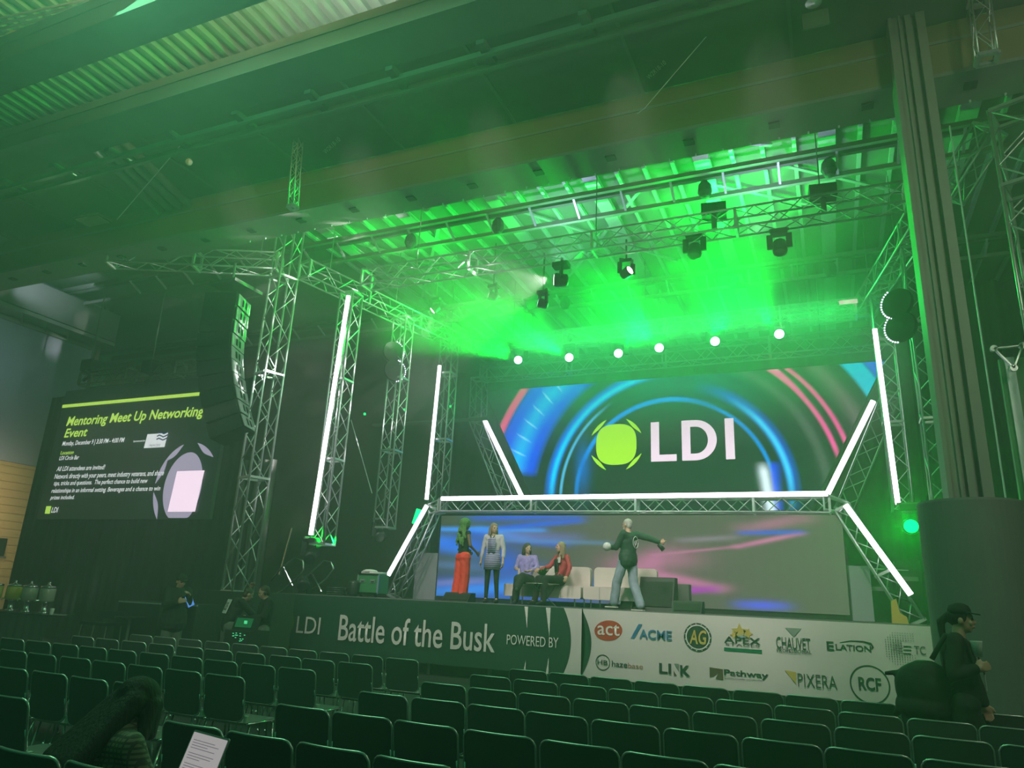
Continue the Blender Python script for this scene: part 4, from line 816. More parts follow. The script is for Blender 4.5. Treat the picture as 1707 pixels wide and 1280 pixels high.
# road case, bent tubes, left stage floor bits
c = at_y(622, 972, 14.9); t = thing('road_case', 'green equipment case with a cloth on top, left on the stage', 'case', (c[0], 14.9, SZ))
MB().box((c[0], 14.9, SZ+.30), (.56, .45, .42)).build('body', M['case_green'], t)
fm = MB(); 
for sx in (-.28, .28):
    for sz in (.09, .51): fm.box((c[0]+sx*(0 if sz else 1), 14.9-.225, SZ+sz), (.58, .03, .03))
    fm.box((c[0]+sx, 14.9-.225, SZ+.30), (.03, .03, .44))
fm.build('edge_trim', M['alu'], t)
for sx in (-.14, .14):
    h_ = MB().box((c[0]+sx, 14.9-.235, SZ+.36), (.13, .02, .08)).build('handle_plate', M['alu'], t); MB().box((c[0]+sx, 14.9-.25, SZ+.35), (.09, .015, .02)).build('handle', M['black'], h_)
for sx in (-.2, .2): MB().tube([(c[0]+sx-.02, 14.75, SZ+.045), (c[0]+sx+.02, 14.75, SZ+.045)], .045, 10).build('castor', M['black'], t)
cl_ = MB().box((c[0]+.02, 14.88, SZ+.545), (.46, .4, .05)).ball((c[0]-.05, 14.8, SZ+.58), (.2, .15, .05), 10, 6)
tag(cl_.build('folded_cloth', M['paper'], smooth=True), 'pale crumpled cloth lying on the green case', 'cloth')
for pts_, lab in ((((452, 968), (470, 945), (492, 930), (505, 935), (506, 950), (495, 963), (470, 985), (455, 992)), 'bent metal tube loop on the stage left, nearest the tower'), (((518, 986), (545, 963), (556, 948), (552, 937), (540, 934), (528, 945), (515, 958), (500, 970)), 'bent metal tube loop on the stage left, beside the moving light')):
    g_ = [Vector(at_y(*p, 14.4 if pts_[0][0] < 500 else 14.6)) for p in pts_]; g2 = []
    for i in range(len(g_)-1):
        for u in (0, .5): g2.append(g_[i].lerp(g_[i+1], u))
    g2.append(g_[-1]); tag(MB().tube(g2, .022, 8).build('bent_tube_frame', M['chrome'], smooth=True), lab, 'frame')
for a_, b_, lab in (((487, 880), (466, 958), 'taut green-lit strap hanging from the wing truss'), ((473, 945), (492, 985), 'short green-lit tube leaning on the stage floor'), ((520, 955), (536, 986), 'short bright tube leaning beside the tube loop')):
    tag(MB().tube([at_y(*a_, 14.5), at_y(*b_, 14.5)], .022, 6).build('leaning_tube', M['chrome']), lab, 'tube')
wire('hanging_cable', 'thin cable slanting down between the left upright trusses', [at_y(585, 700, 15.6), at_y(620, 822, 15.6)], .012)
c = at_y(590, 974, 14.6); tag(MB().lathe((c[0], 14.6, SZ), [(.1, 0), (.13, .06), (.14, .3), (.1, .36), (.03, .37)], 14).build('stage_uplight', M['black_sh'], smooth=True), 'small dark upright fixture left of the green case', 'stage light')
c = at_y(562, 978, 14.4); t = thing('cable_coil', 'coiled cables on the stage floor left of the case', 'cable', (c[0], 14.4, SZ))
for k in range(4): MB().tube([(c[0]+.22*math.cos(a*.5), 14.4+.2*math.sin(a*.5), SZ+.03+k*.045) for a in range(13)], .022, 6).build('loop', M['black_sh'], t, True)
# black and yellow pieces at the right end
c = at_y(1497, 1015, 15.2); tag(MB().prism([(-.12, 0), (.14, 0), (.12, .12), (.02, .18), (-.02, .42), (-.1, .38)], (c[0], 15.1, SZ), (1, 0, 0), (0, 0, 1), (0, .2, 0)).build('yellow_ramp', M['yellow']), 'small yellow block at the right end of the stage', 'block')
t = thing('rack_case', 'dark equipment racks behind the right raking leg', 'case', (c[0]-.05, 16.9, SZ))
for k, (dx, w_, h_) in enumerate(((-.3, .5, .9), (.25, .45, 1.2))): MB().box((c[0]+dx+.1, 16.9, SZ+h_/2), (w_, .5, h_)).build('rack', M['black_sh'], t); MB().box((c[0]+dx+.1, 16.64, SZ+h_*.7), (w_*.7, .02, .08)).build('faceplate', M['steel_grey'], t)
MB().tube([(c[0]-.55, 16.6, SZ+1.02), (c[0]+.35, 16.6, SZ+1.0)], .015, 6).build('rail', M['chrome'], t)
# left floor: cases, drinks counter, stools
def box_case(label, px0, px1, pyt, Y, d=.7, nm='flight_case'):
    a, b = at_y(px0, pyt, Y), at_y(px1, pyt+2, Y); h = a[2]; t = thing(nm, label, 'case', ((a[0]+b[0])/2, Y, 0)); w_ = b[0]-a[0]
    MB().box((a[0]+w_/2, Y, (h+.1)/2), (w_, d, h-.1)).build('body', M['black'], t); MB().box((a[0]+w_/2, Y-d/2, h-.02), (w_+.02, .03, .03)).build('edge_trim', M['alu'], t)
    for sx in (-.35, .35):
        for yy in (-.25, .25): MB().tube([(a[0]+w_/2+sx*w_-.02, Y+yy, .05), (a[0]+w_/2+sx*w_+.02, Y+yy, .05)], .05, 10).build('castor', M['black_sh'], t)
box_case('long black flight case behind the man in the cap', 222, 290, 1001, 12.2); box_case('black flight case between the man in the cap and the stooping man', 318, 352, 1006, 11.2)
XC0, XC1, YC_ = at_y(-60, 1000, 11.2)[0], at_y(112, 1000, 11.2)[0], 11.2; zc1 = at_y(60, 1023, 10.9)[2]
t = thing('drinks_counter', 'cloth-covered drinks counter at the far left', 'counter', ((XC0+XC1)/2, YC_, 0))
MB().box(((XC0+XC1)/2, YC_, zc1-.02), (XC1-XC0, .75, .04)).build('counter_top', M['black_sh'], t)
cm = MB()
for k in range(61):
    x = XC0+.04+(XC1-XC0-.08)*k/60; y = YC_-.33-.02*math.sin(k*1.3); cm.v += [(x, y, .02), (x, y, zc1-.04)]
cm.f = [(2*i, 2*i+2, 2*i+3, 2*i+1) for i in range(60)]; cm.build('skirt', M['counter'], t, True)
for k, (px, col) in enumerate(((-12, 'juice'), (20, 'juice'), (47, 'glass'), (77, 'glass'))):
    c = at_y(px, 1000, 11.1); t = thing('drink_dispenser', ('drink dispenser on the counter, ' + ['cut by the left picture edge', 'filled with yellow drink', 'middle one, empty looking', 'rightmost, dark'][k]), 'dispenser', (c[0], 11.1, zc1))
    MB().lathe((c[0], 11.1, zc1), [(.10, 0), (.10, .03), (.055, .05), (.055, .22), (.10, .24)], 16).build('stand', M['chrome'], t, True)
    MB().lathe((c[0], 11.1, zc1+.25), [(.13, 0), (.155, .02), (.155, .26), (.14, .29)], 18).build('tank', M[col], t, True)
    MB().lathe((c[0], 11.1, zc1+.54), [(.16, 0), (.15, .03), (.05, .05), (.02, .09), (.035, .11), (.01, .13)], 16).build('lid', M['chrome'], t, True)
    MB().tube([(c[0], 10.95, zc1+.28), (c[0], 10.87, zc1+.27), (c[0], 10.86, zc1+.24)], .015, 6).build('tap', M['chrome'], t)
for k, px in enumerate((86, 97, 104)):
    c = at_y(px, 1021, 11.0); tag(MB().lathe((c[0], 11.0, zc1), [(.035, 0), (.045, .12), (.04, .13)] if k == 0 else [(.09, 0), (.10, .015)], 12).build('cup' if k == 0 else 'plate', M['paper']), ['paper cup on the counter right of the dispensers', 'small white plate on the counter beside the cup', 'outer white plate at the right end of the counter'][k], 'cup' if k == 0 else 'plate')
for px, py, lab in ((160, 1033, 'black bar stool right of the drinks counter, with low back'), (180, 1040, 'second black stool behind the empty chairs, right of the first')):
    c = at_y(px, py, 11.2); t = thing('bar_stool', lab, 'stool', (c[0], 11.2, 0)); zz = .72
    MB().box((c[0], 11.2, zz), (.42, .40, .06)).build('seat', M['black_sh'], t); MB().box((c[0], 11.4, zz+.17), (.42, .04, .16)).build('backrest', M['black_sh'], t)
    for sx in (-.18, .18):
        for sy in (-.17, .17): MB().tube([(c[0]+sx*1.15, 11.2+sy*1.15, 0), (c[0]+sx, 11.2+sy, zz)], .014, 6).build('leg', M['steel_dark'], t)
c = at_y(218, 1027, 11.4); t = thing('pedestal_table', 'small round table with a plate left of the flight case', 'table', (c[0], 11.4, 0))
MB().lathe((c[0], 11.4, c[2]-.04), [(.3, 0), (.3, .03)], 20).build('table_top', M['black_sh'], t); MB().lathe((c[0], 11.4, 0), [(.2, 0), (.2, .02), (.03, .04), (.03, c[2]-.04)], 12).build('pedestal', M['steel_dark'], t)
# warm lit service zone beyond the topmost girder
t = thing('insulated_ducts', 'warm-lit wrapped ducts between girders in the top left corner', 'duct', (-5, 4, 10.8))
for k in range(5):
    a = at_z(20+k*22, 60-k*5, 10.7); b = at_z(70+k*24, 118-k*5, 10.7)
    if k < 3: MB().tube([a, b], .13, 10).build('duct', mat('wrapped_duct', (.62, .50, .25), .7, noise=.1, scale=4), t, True)
for k in range(7): a = at_z(-20, 75+k*9-40, 10.9); b = at_z(330, -40+k*6, 10.9); MB().tube([a, b], .025, 6).build('conduit', M['steel_grey'], t)
c = at_z(139, 17, 10.6); tag(MB().lathe(c, [(.02, 0), (.05, .03), (.06, .12), (.04, .16)], 12, axis=(0, 0, -1)).build('work_lamp', M['lamp_white']), 'small lit white work lamp in the top left corner', 'lamp')
c = at_y(1356, 5, 9.0); t = thing('ceiling_lamp', 'small lamp at the top edge above the dark girder', 'lamp', tuple(c)); MB().lathe(c, [(.03, .1), (.10, .05), (.11, 0), (.02, -.01)], 14).build('shade', M['chrome'], t); MB().box(c+np.array((.02, .3, -.02)), (.35, .04, .26)).build('panel', M['steel_grey'], t)
c = at_z(315, 270, 9.6); tag(MB().ball(c, .07, 8, 6).build('hanging_reel', M['vent']), 'small pale pulley at the top of the slanting cable', 'pulley')
# ================================================================== people
def limb(mb, a, b, ra, rb, n=10):
    a, b = Vector(a), Vector(b); mb.ball(a, ra, n, 6); mb.ball(b, rb, n, 6)
    if (b-a).length > 1e-4: mb.tube([a, a.lerp(b, .5), b], [ra, (ra+rb)/2, rb], n)
def fused(mb, nm, m, parent, vox=.011, smooth=3, noise=0.):
    me = mb.mesh(nm, None); o = bpy.data.objects.new(nm, me); C.objects.link(o)
    md = o.modifiers.new('r', 'REMESH'); md.mode = 'VOXEL'; md.voxel_size = vox
    ms = o.modifiers.new('s', 'SMOOTH'); ms.iterations = smooth; ms.factor = .6
    dg = bpy.context.evaluated_depsgraph_get(); me2 = bpy.data.meshes.new_from_object(o.evaluated_get(dg)); bpy.data.objects.remove(o)
    if noise:
        n = len(me2.vertices); co = np.empty(n*3); me2.vertices.foreach_get('co', co); co = co.reshape(-1, 3); no = np.empty(n*3); me2.vertices.foreach_get('normal', no); no = no.reshape(-1, 3)
        w = np.sin(co[:, 2]*38+co[:, 0]*25)*np.sin(co[:, 1]*31+co[:, 2]*14)+.6*np.sin(co[:, 0]*70+co[:, 2]*22); me2.vertices.foreach_set('co', (co+no*(w*noise)[:, None]).ravel()); me2.update()
    me2.materials.clear(); me2.materials.append(m); me2.shade_smooth(); me2.name = nm
    r = bpy.data.objects.new(nm, me2); C.objects.link(r); r.parent = parent; return r
def hand(mb, w, d, pn, side, s=1., curl=.5, point=False):          # wrist, direction, palm normal, thumb side vector
    w, d, pn, th = Vector(w), Vector(d).normalized(), Vector(pn).normalized(), Vector(side).normalized()
    limb(mb, w, w+d*.045*s, .026*s, .030*s, 8); pc = w+d*.055*s
    for k in range(4):
        o = (k-1.5)*.021*s; base = w+d*.085*s-th*o*1.0; mb.tube([w+d*.02*s-th*o*.6, base], [.017*s, .013*s], 7); L = (.070, .080, .076, .060)[3-k]*s if True else 0
        if point and k == 0: L *= 1.1; c_ = .05
        else: c_ = curl
        d1 = (d*math.cos(c_)+pn*math.sin(c_)); d2 = (d*math.cos(c_*2.1)+pn*math.sin(c_*2.1))
        m1 = base+d1*L*.5; limb(mb, base, m1, .0105*s, .0095*s, 7); limb(mb, m1, m1+d2*L*.5, .0095*s, .008*s, 7)
    t0 = w+d*.025*s+th*.025*s; t1 = t0+(d*.6+th*.7).normalized()*.04*s; t2 = t1+(d*.85+th*.15+pn*.3).normalized()*.033*s
    limb(mb, t0, t1, .014*s, .012*s, 7); limb(mb, t1, t2, .011*s, .009*s, 7)
BASE = dict(head=(0, .01, 1.585), neck=(0, -.01, 1.45), chest=(0, -.01, 1.28), waist=(0, 0, 1.08), pelvis=(0, 0, .93),
            shL=(-.175, -.01, 1.405), elL=(-.235, -.02, 1.13), wrL=(-.25, .04, .88), shR=(.175, -.01, 1.405), elR=(.235, -.02, 1.13), wrR=(.25, .04, .88),
            hipL=(-.09, 0, .90), knL=(-.10, .01, .49), anL=(-.10, -.03, .085), hipR=(.09, 0, .90), knR=(.10, .01, .49), anR=(.10, -.03, .085))
def person(label, loc, face_dir, J=None, s=1., skin='skin', look=0., tilt=0., top=None, trousers=None, skirt=None, shoes='cloth_black', hair=None, hat=None, extra=None, group=None, fem=False, long=0., curlL=.5, curlR=.5, handdirL=None, handdirR=None, pointR=False, sleeve=1.0, seated=False, vox=.010, wide=1.0, tights=None, toed=None):
    """figure frame: +y is the way the figure faces, -x its left; J overrides joints in metres"""
    j = {k: Vector(v) for k, v in BASE.items()}
    if J:
        for k, v in J.items(): j[k] = Vector(v)
    fa = math.atan2(face_dir[1], face_dir[0])-math.pi/2
    t = thing('person', label, 'person', loc, fa, group); t.scale = (s, s, s)
    b = MB(); g = .93 if fem else 1.0
    # head
    hc = j['head']; m3 = Matrix.Rotation(look, 3, 'Z')@Matrix.Rotation(tilt, 3, 'X')
    P = lambda x, y, z: hc+m3@Vector((x, y, z))
    b.ball(P(0, -.005, .015), (.074, .092, .098), 14, 10, m3); b.ball(P(0, .022, -.045), (.056, .062, .066), 12, 8, m3); b.ball(P(0, .052, -.088), (.026, .024, .02), 8, 6, m3)
    b.ball(P(0, .094, -.018), (.012, .018, .022), 8, 6, m3); b.ball(P(0, .100, -.030), (.016, .012, .010), 8, 6, m3); b.ball(P(0, .080, .022), (.045, .012, .012), 8, 5, m3)
    for sx in (-1, 1): b.ball(P(sx*.078, -.008, -.015), (.010, .020, .030), 8, 6, m3); b.ball(P(sx*.035, .066, -.030), (.024, .018, .02), 8, 6, m3)
    b.ball(P(0, .082, -.062), (.024, .010, .009), 8, 5, m3)
    limb(b, hc+Vector((0, -.02, -.06)), j['neck']+Vector((0, 0, -.05)), .053*g, .058*g)
    # trunk
    limb(b, j['chest'], j['waist'], .11*g, .10*g); limb(b, j['waist'], j['pelvis'], .10*g, .115)
    for k in ('L', 'R'):
        limb(b, j['neck']-Vector((0, 0, .05)), j['sh'+k], .05, .048*g); limb(b, j['chest'], j['sh'+k], .09*g, .05*g)
        limb(b, j['sh'+k], j['el'+k], .047*g, .036*g); limb(b, j['el'+k], j['wr'+k], .036*g, .024*g)
        limb(b, j['pelvis'], j['hip'+k], .10, .085); limb(b, j['hip'+k], j['kn'+k], .083, .054); limb(b, j['kn'+k], j['an'+k], .052, .034)
        fd = Vector((0, 1, 0)) if not toed else Vector(toed[0 if k == 'L' else 1]); fz = -.045
        limb(b, j['an'+k], j['an'+k]+fd*.13+Vector((0, 0, fz)), .034, .024); hd = Vector((handdirL if k == 'L' else handdirR) or (j['wr'+k]-j['el'+k])).normalized()
        sd = Vector((0, 1, 0)) if abs(hd.y) < .8 else Vector((0, 0, 1)); sd = (sd-hd*sd.dot(hd)).normalized(); pn = hd.cross(sd)*(1 if k == 'R' else -1)
        if pn.x*(1 if k == 'R' else -1) > 0: pn = -pn
        hand(b, j['wr'+k], hd, pn, sd, .95 if fem else 1.05, curlL if k == 'L' else curlR, point=(pointR and k == 'R'))
    fused(b, 'body', M[skin], t, vox, 2)
    for sx in (-1, 1):
        e = MB(); e.ball(P(sx*.032, .082, .004), (.012, .008, .008), 8, 6, m3); o = e.build('eye', M['eye']); o.parent = t
    e = MB(); e.ball(P(0, .091, -.064), (.020, .006, .005), 8, 5, m3); o = e.build('mouth', M['lip']); o.parent = t
    # clothes
    if top:
        c = MB(); w = wide; zs = sleeve
        limb(c, j['chest']+Vector((0, 0, .03)), j['waist'], .125*g*w, .118*g*w); limb(c, j['waist'], j['pelvis']+Vector((0, 0, .0 if not fem else .05)), .118*g*w, .128*g*w)
        if long:
            for q in (-.05, .05): limb(c, j['pelvis']+Vector((q, 0, .06)), j['pelvis']+Vector((q*1.3, 0, -long)), .125*w, .125*w)
        for k in ('L', 'R'):
            limb(c, j['neck']-Vector((0, 0, .055)), j['sh'+k], .055, .060*g*w); limb(c, j['chest'], j['sh'+k], .105*g*w, .062*g*w)
            limb(c, j['chest']+(j['sh'+k]-j['chest'])*.5-Vector((0, 0, .08)), j['waist']+(j['hip'+k]-j['pelvis'])*.6, .085*w, .085*w)
            if zs > .5: limb(c, j['sh'+k], j['el'+k], .060*g*w, .050*w)
            elif zs > 0: limb(c, j['sh'+k], j['sh'+k].lerp(j['el'+k], zs*2), .060*g*w, .056*w)
            if zs > .5: limb(c, j['el'+k], j['el'+k].lerp(j['wr'+k], (zs-.5)*2*.97), .050*w, .050*w-.012*zs)
        fused(c, 'top', top if not isinstance(top, str) else M[top], t, .012, 3, .0028)
    def leg_cloth(nm, m, r0, r1, r2, lo=1.0, nz=.003):
        c = MB(); limb(c, j['pelvis']+Vector((0, 0, .08)), j['pelvis'], .112, .13)
        for k in ('L', 'R'):
            limb(c, j['pelvis'], j['hip'+k], .12, r0+.012); limb(c, j['hip'+k], j['kn'+k], r0, r1); limb(c, j['kn'+k], j['kn'+k].lerp(j['an'+k], lo), r1, r2)
        fused(c, nm, M[m] if isinstance(m, str) else m, t, .012, 3, nz)
    if trousers: leg_cloth('trousers', *trousers)
    if tights: leg_cloth('tights', tights, .088, .058, .039, 1.0, 0)
    if skirt:
        c = MB(); m_, z1, z0, r1, r0 = skirt; c.lathe((j['pelvis'].x, j['pelvis'].y, 0), [(.02, z1+.01), (r1, z1), ((r0+r1)/2+.02, (z0+z1)/2), (r0, z0), (r0-.02, z0), (.03, z1-.03)], 24)
        o = c.build('skirt', M[m_], smooth=True); o.parent = t
    for k in ('L', 'R'):
        c = MB(); fd = Vector((0, 1, 0)) if not toed else Vector(toed[0 if k == 'L' else 1]); a = j['an'+k]
        limb(c, a-Vector((0, 0, .02)), a+fd*.15+Vector((0, 0, -.05)), .044, .033); limb(c, a-fd*.04-Vector((0, 0, .045)), a+fd*.16+Vector((0, 0, -.055)), .038, .030)
        o = fused(c, 'shoe', M[shoes], t, .010, 2)
        if shoes != 'cloth_black' or label.startswith('man in dark'):
            q = MB(); q.bar(a-fd*.07-Vector((0, 0, .075)), a+fd*.19-Vector((0, 0, .075)), .085, .022); o2 = q.build('sole', M['shoe_white']); o2.parent = t
    if hair: hair(t, P, m3, j)
    if hat: hat(t, P, m3, j)
    if extra: extra(t, P, m3, j)
    return t
def part(mb, nm, m, t, smooth=True):
    o = mb.build(nm, M[m] if isinstance(m, str) else m, smooth=smooth); o.parent = t; return o
def hair_short(m, thin=0.):
    def f(t, P, m3, j):
        h = MB(); h.ball(P(0, -.018, .035), (.080, .092, .088), 16, 10, m3); h.ball(P(0, -.045, -.01), (.070, .060, .075), 12, 8, m3); fused(h, 'hair', M[m], t, .010, 1, .002)
    return f
def hair_long(m, length=.28, w=.085, back=-.05, curl=.003):
    def f(t, P, m3, j):
        h = MB(); h.ball(P(0, -.018, .035), (.086, .098, .092), 16, 10, m3)
        for x in (-.06, -.03, 0, .03, .06):
            limb(h, P(x, -.045, .0), P(x*1.25, back-.02, -length), .045, .030)
        for sx in (-1, 1): limb(h, P(sx*.070, -.005, .02), P(sx*w, .0, -length*.8), .026, .022)
        fused(h, 'hair', M[m], t, .011, 2, curl)
    return f
def cap_hat(m, brim=.10):
    def f(t, P, m3, j):
        h = MB(); h.lathe(P(0, -.008, .045), [(.088, 0), (.090, .03), (.075, .065), (.040, .085), (.004, .09)], 20, axis=m3@Vector((0, 0, 1)), cap=True)
        part(h, 'cap', m, t); b = MB(); pts = []
        for k in range(9): a = R(-70+140*k/8); pts.append(P(.078*math.sin(a), .06+(brim)*math.cos(a)*1.0, .048-.012*math.cos(a)))
        n = len(pts); base = [P(-.078, .04, .055), P(.078, .04, .055)]; vs = base[:1]+pts+base[1:]; up = m3@Vector((0, 0, .010))
        b.add(vs+[v+up for v in vs], [tuple(range(len(vs))), tuple(range(2*len(vs)-1, len(vs)-1, -1))]+[(i, i+len(vs), (i+1) % len(vs)+len(vs), (i+1) % len(vs)) for i in range(len(vs))])
        part(b, 'cap_brim', m, t, False)
    return f
def both(*fs):
    def f(*a):
        for q in fs: q(*a)
    return f
def badge(m='paper', z=1.12, y=.15, x=0., sz=.08, lany=True):
    def f(t, P, m3, j):
        part(MB().box((x, y, z), (sz, .006, sz*1.25)), 'badge', m, t, False)
        if lany: part(MB().tube([(x-.06, y-.05, z+.30), (x, y, z+.05), (x+.06, y-.05, z+.30)], .006, 5), 'lanyard', 'cloth_black', t)
    return f
# -------- on stage
w1 = at_y(768, 997, 14.45)
def curly(t, P, m3, j):
    h = MB(); h.ball(P(0, -.02, .04), (.130, .125, .115), 16, 10, m3); rs_ = random.Random(5)
    for k in range(70):
        a, z = rs_.uniform(-2.7, -.4) if k % 3 else rs_.uniform(-3.6, .5), rs_.uniform(-.36, .06); rr = .095+.075*min(1, (.06-z)*3); p0 = P(math.cos(a)*rr, math.sin(a)*rr*.8-.02, z)
        limb(h, p0, p0+Vector((rs_.uniform(-.02, .02), rs_.uniform(-.02, .01), -.08)), .024, .020, 6)
    fused(h, 'hair', M['hair_green_lit'], t, .012, 1, .006)
    part(MB().lathe((0, 0, 1.04), [(.132, 0), (.136, .04)], 20, cap=False), 'belt', 'cloth_black', t)
person('woman in red wide trousers and sleeveless dark top, long curly hair, back turned', (w1[0], 14.45, SZ), (.55, .83), dict(elL=(-.26, .04, 1.15), wrL=(-.20, .20, 1.06), elR=(.27, .0, 1.14), wrR=(.23, .18, 1.02), anL=(-.12, -.06, .085), knL=(-.11, -.02, .49)), s=1.03,
       skin='skin_dk', top='cloth_black', trousers=('red', .118, .105, .115, .97), hair=curly, fem=True, sleeve=0)
w2 = at_y(818, 998, 14.55)
person('woman in white cardigan and striped grey-lilac dress with black tights', (w2[0], 14.55, SZ), (.15, -1), dict(wrL=(-.25, .06, .86), wrR=(.26, .03, .86), knL=(-.11, .02, .49), anL=(-.13, -.01, .085), anR=(.12, -.03, .085)), s=.99,
       look=.75, top='cardigan', tights='cloth_black', skirt=('stripe_dress', 1.12, .70, .135, .19), hair=hair_long('hair_blond', .16), fem=True, sleeve=.78,
       extra=lambda t, P, m3, j: (part(MB().prism(rrect(.17, .34, .04), (0, .125, 1.20), (1, 0, 0), (0, 0, 1), (0, .025, 0)), 'dress_front', 'stripe_dress', t), part(MB().tube([(-.055, .105, 1.42), (0, .14, 1.35), (.055, .105, 1.42)], .012, 6), 'necklace', 'cloth_black', t)))
SEAT = dict(pelvis=(0, 0, .52), hipL=(-.09, .02, .52), hipR=(.09, .02, .52), waist=(0, -.04, .68), chest=(0, -.06, .88), neck=(0, -.05, 1.05), head=(0, -.02, 1.185), shL=(-.165, -.06, 1.0), shR=(.165, -.06, 1.0),
            knL=(-.11, .46, .53), knR=(.12, .46, .53), anL=(-.12, .50, .09), anR=(.14, .52, .09), elL=(-.23, .0, .76), wrL=(-.14, .22, .66), elR=(.23, .0, .76), wrR=(.12, .23, .68))
s1 = at_y(877, 975, 15.0)
j1 = dict(SEAT); j1.update(knL=(.02, .44, .58), anL=(.10, .60, .34), elL=(-.24, .04, .78), wrL=(-.10, .24, .70), wrR=(.20, .22, .74))
person('seated woman with dark hair and purple patterned blouse, left on the sofa', (s1[0], 15.0, SZ), (.25, -1), j1, s=1.0, look=.6, top='plum', trousers=('cloth_black', .10, .085, .08, .95), hair=hair_long('hair_brown', .13, .08), fem=True, sleeve=.8, wide=1.1)
s2 = at_y(932, 975, 14.95)
j2 = dict(SEAT); j2.update(head=(-.04, .02, 1.19), neck=(-.02, -.02, 1.05), elL=(-.30, -.02, .78), wrL=(-.36, .10, .60), elR=(.20, .10, .80), wrR=(.30, .28, .72))
person('seated woman with blond hair and red jacket, right on the sofa', (s2[0], 14.95, SZ), (-.5, -.85), j2, s=1.02, look=-.35, tilt=.15, top='maroon', trousers=('cloth_black', .10, .075, .065, .95), hair=hair_long('hair_blond', .20, .08), fem=True, sleeve=1,
       extra=both(badge('paper', .93, .085, -.08, .09, False), lambda t, P, m3, j: (part(MB().prism(rrect(.12, .30, .03), (0.01, .065, .80), (1, 0, 0), (0, .1, 1), (0, .02, 0)), 'shirt_front', 'cloth_black', t), [part(MB().tube([P(sx*.032+.016*math.cos(R(a)), .096, .004+.014*math.sin(R(a))) for a in range(0, 361, 40)], .003, 5), 'glasses', 'maroon', t) for sx in (-1, 1)])))
mm = at_y(1047, 1014, 14.45)
def man_extra(t, P, m3, j):
    h = MB(); h.ball(P(0, .045, -.075), (.050, .048, .045), 10, 8, m3); fused(h, 'beard', M['hair_grey'], t, .010, 1)
    w = j['wrL']; part(MB().ball(w+Vector((-.02, .12, .03)), .062, 14, 10), 'megaphone_cup', 'paper', t) if 0 else None
    c = MB(); ang = [R(a) for a in range(0, 361, 20)]
    c.tube([(.02+.085*math.cos(a), -.162-.004, 1.26+.11*math.sin(a)) for a in ang], .006, 5); c.tube([(.02+.04*math.cos(a), -.164, 1.25+.04*math.sin(a)) for a in ang[::3]], .006, 5); c.tube([(-.01, -.166, 1.17), (.02, -.166, 1.24), (.06, -.166, 1.30)], .007, 5)
    part(c, 'back_emblem', 'paper', t)
jm = dict(head=(0, .02, 1.60), elL=(-.22, .12, 1.15), wrL=(-.16, .32, 1.16), shR=(.18, -.03, 1.42), elR=(.30, -.25, 1.34), wrR=(.38, -.48, 1.27), knL=(-.09, .20, .50), anL=(-.08, .27, .12), hipR=(.09, -.02, .9), knR=(.10, -.06, .48), anR=(.10, -.22, .085), hipL=(-.09, .04, .9))
jm.update(shR=(.17, -.08, 1.42), elR=(.20, -.34, 1.35), wrR=(.20, -.60, 1.27), pelvis=(0, 0, .95))
man = person('man in dark jacket and jeans pointing to the right on the stage', (mm[0], 14.45, SZ), (-.93, .36), jm, s=1.03, look=.0, top='cloth_dgreen', trousers=('denim', .105, .092, .088, .95), hair=hair_short('hair_grey'), sleeve=1, wide=1.22, long=.05, extra=man_extra, pointR=True, curlL=1.0, curlR=.9, handdirR=(0, -1, -.1), handdirL=(0, 1, .1), shoes='cloth_black')
pb = at_y(1012, 911, 14.25); tag(MB().ball(pb, (.085, .085, .085), 16, 12).build('white_ball', M['paper'], smooth=True), 'white ball-shaped microphone cube held by the pointing man', 'ball')
pb = at_y(1102, 911, 14.1); tag(MB().tube([pb+np.array((-.05, 0, .04)), pb+np.array((.045, 0, -.06))], [.035, .045], 12).build('microphone', M['black'], smooth=True), 'black handheld microphone in the pointing hand of the man', 'microphone')
# -------- crew on the left
def num25(t):
    cu = bpy.data.curves.new('t', 'FONT'); cu.body = '25'; cu.offset = .02; o = bpy.data.objects.new('t', cu); C.objects.link(o)
    me = bpy.data.meshes.new_from_object(o.evaluated_get(bpy.context.evaluated_depsgraph_get())); bpy.data.objects.remove(o)
    r_ = Matrix.Rotation(-.30, 3, 'X')
    for v in me.vertices: v.co = Vector((0, -.085, 1.27))+r_@Vector(((v.co.x-.55)*.15, -.009, (v.co.y-.35)*.2))
    me.materials.clear(); me.materials.append(M['black']); o = bpy.data.objects.new('number_lettering', me); C.objects.link(o); o.parent = t
def crew(label, px, py_top, Y, H, face, J=None, **k):
    p = at_y(px, py_top, Y); s_ = H/1.70; return person(label, (p[0], Y, 0), face, J, s=s_, **k)
crew('man in a dark cap and black jacket looking at his phone, standing left', 302, 957, 10.5, 1.77, (.8, -.25), dict(head=(0, .05, 1.57), elL=(-.22, .06, 1.18), wrL=(-.10, .22, 1.33), elR=(.22, .10, 1.15), wrR=(.14, .34, 1.22)), tilt=-.25, skin='skin_m', top='cloth_black', trousers=('grey_cloth', .10, .085, .08, .97), hair=hair_short('hair_black'), hat=cap_hat('cloth_black', .09), wide=1.42, long=.08, vox=.011,
     extra=lambda t, P, m3, j: part(MB().box((-.16, .17, 1.24), (.11, .02, .24), M3=Matrix.Rotation(-.5, 3, 'X')@Matrix.Rotation(.6, 3, 'Y')), 'sleeve_glow_patch', glow('blue_sleeve_glow', (.12, .32, .85), .9), t, False))  # blue glow put into the sleeve patch itself; it is no lamp
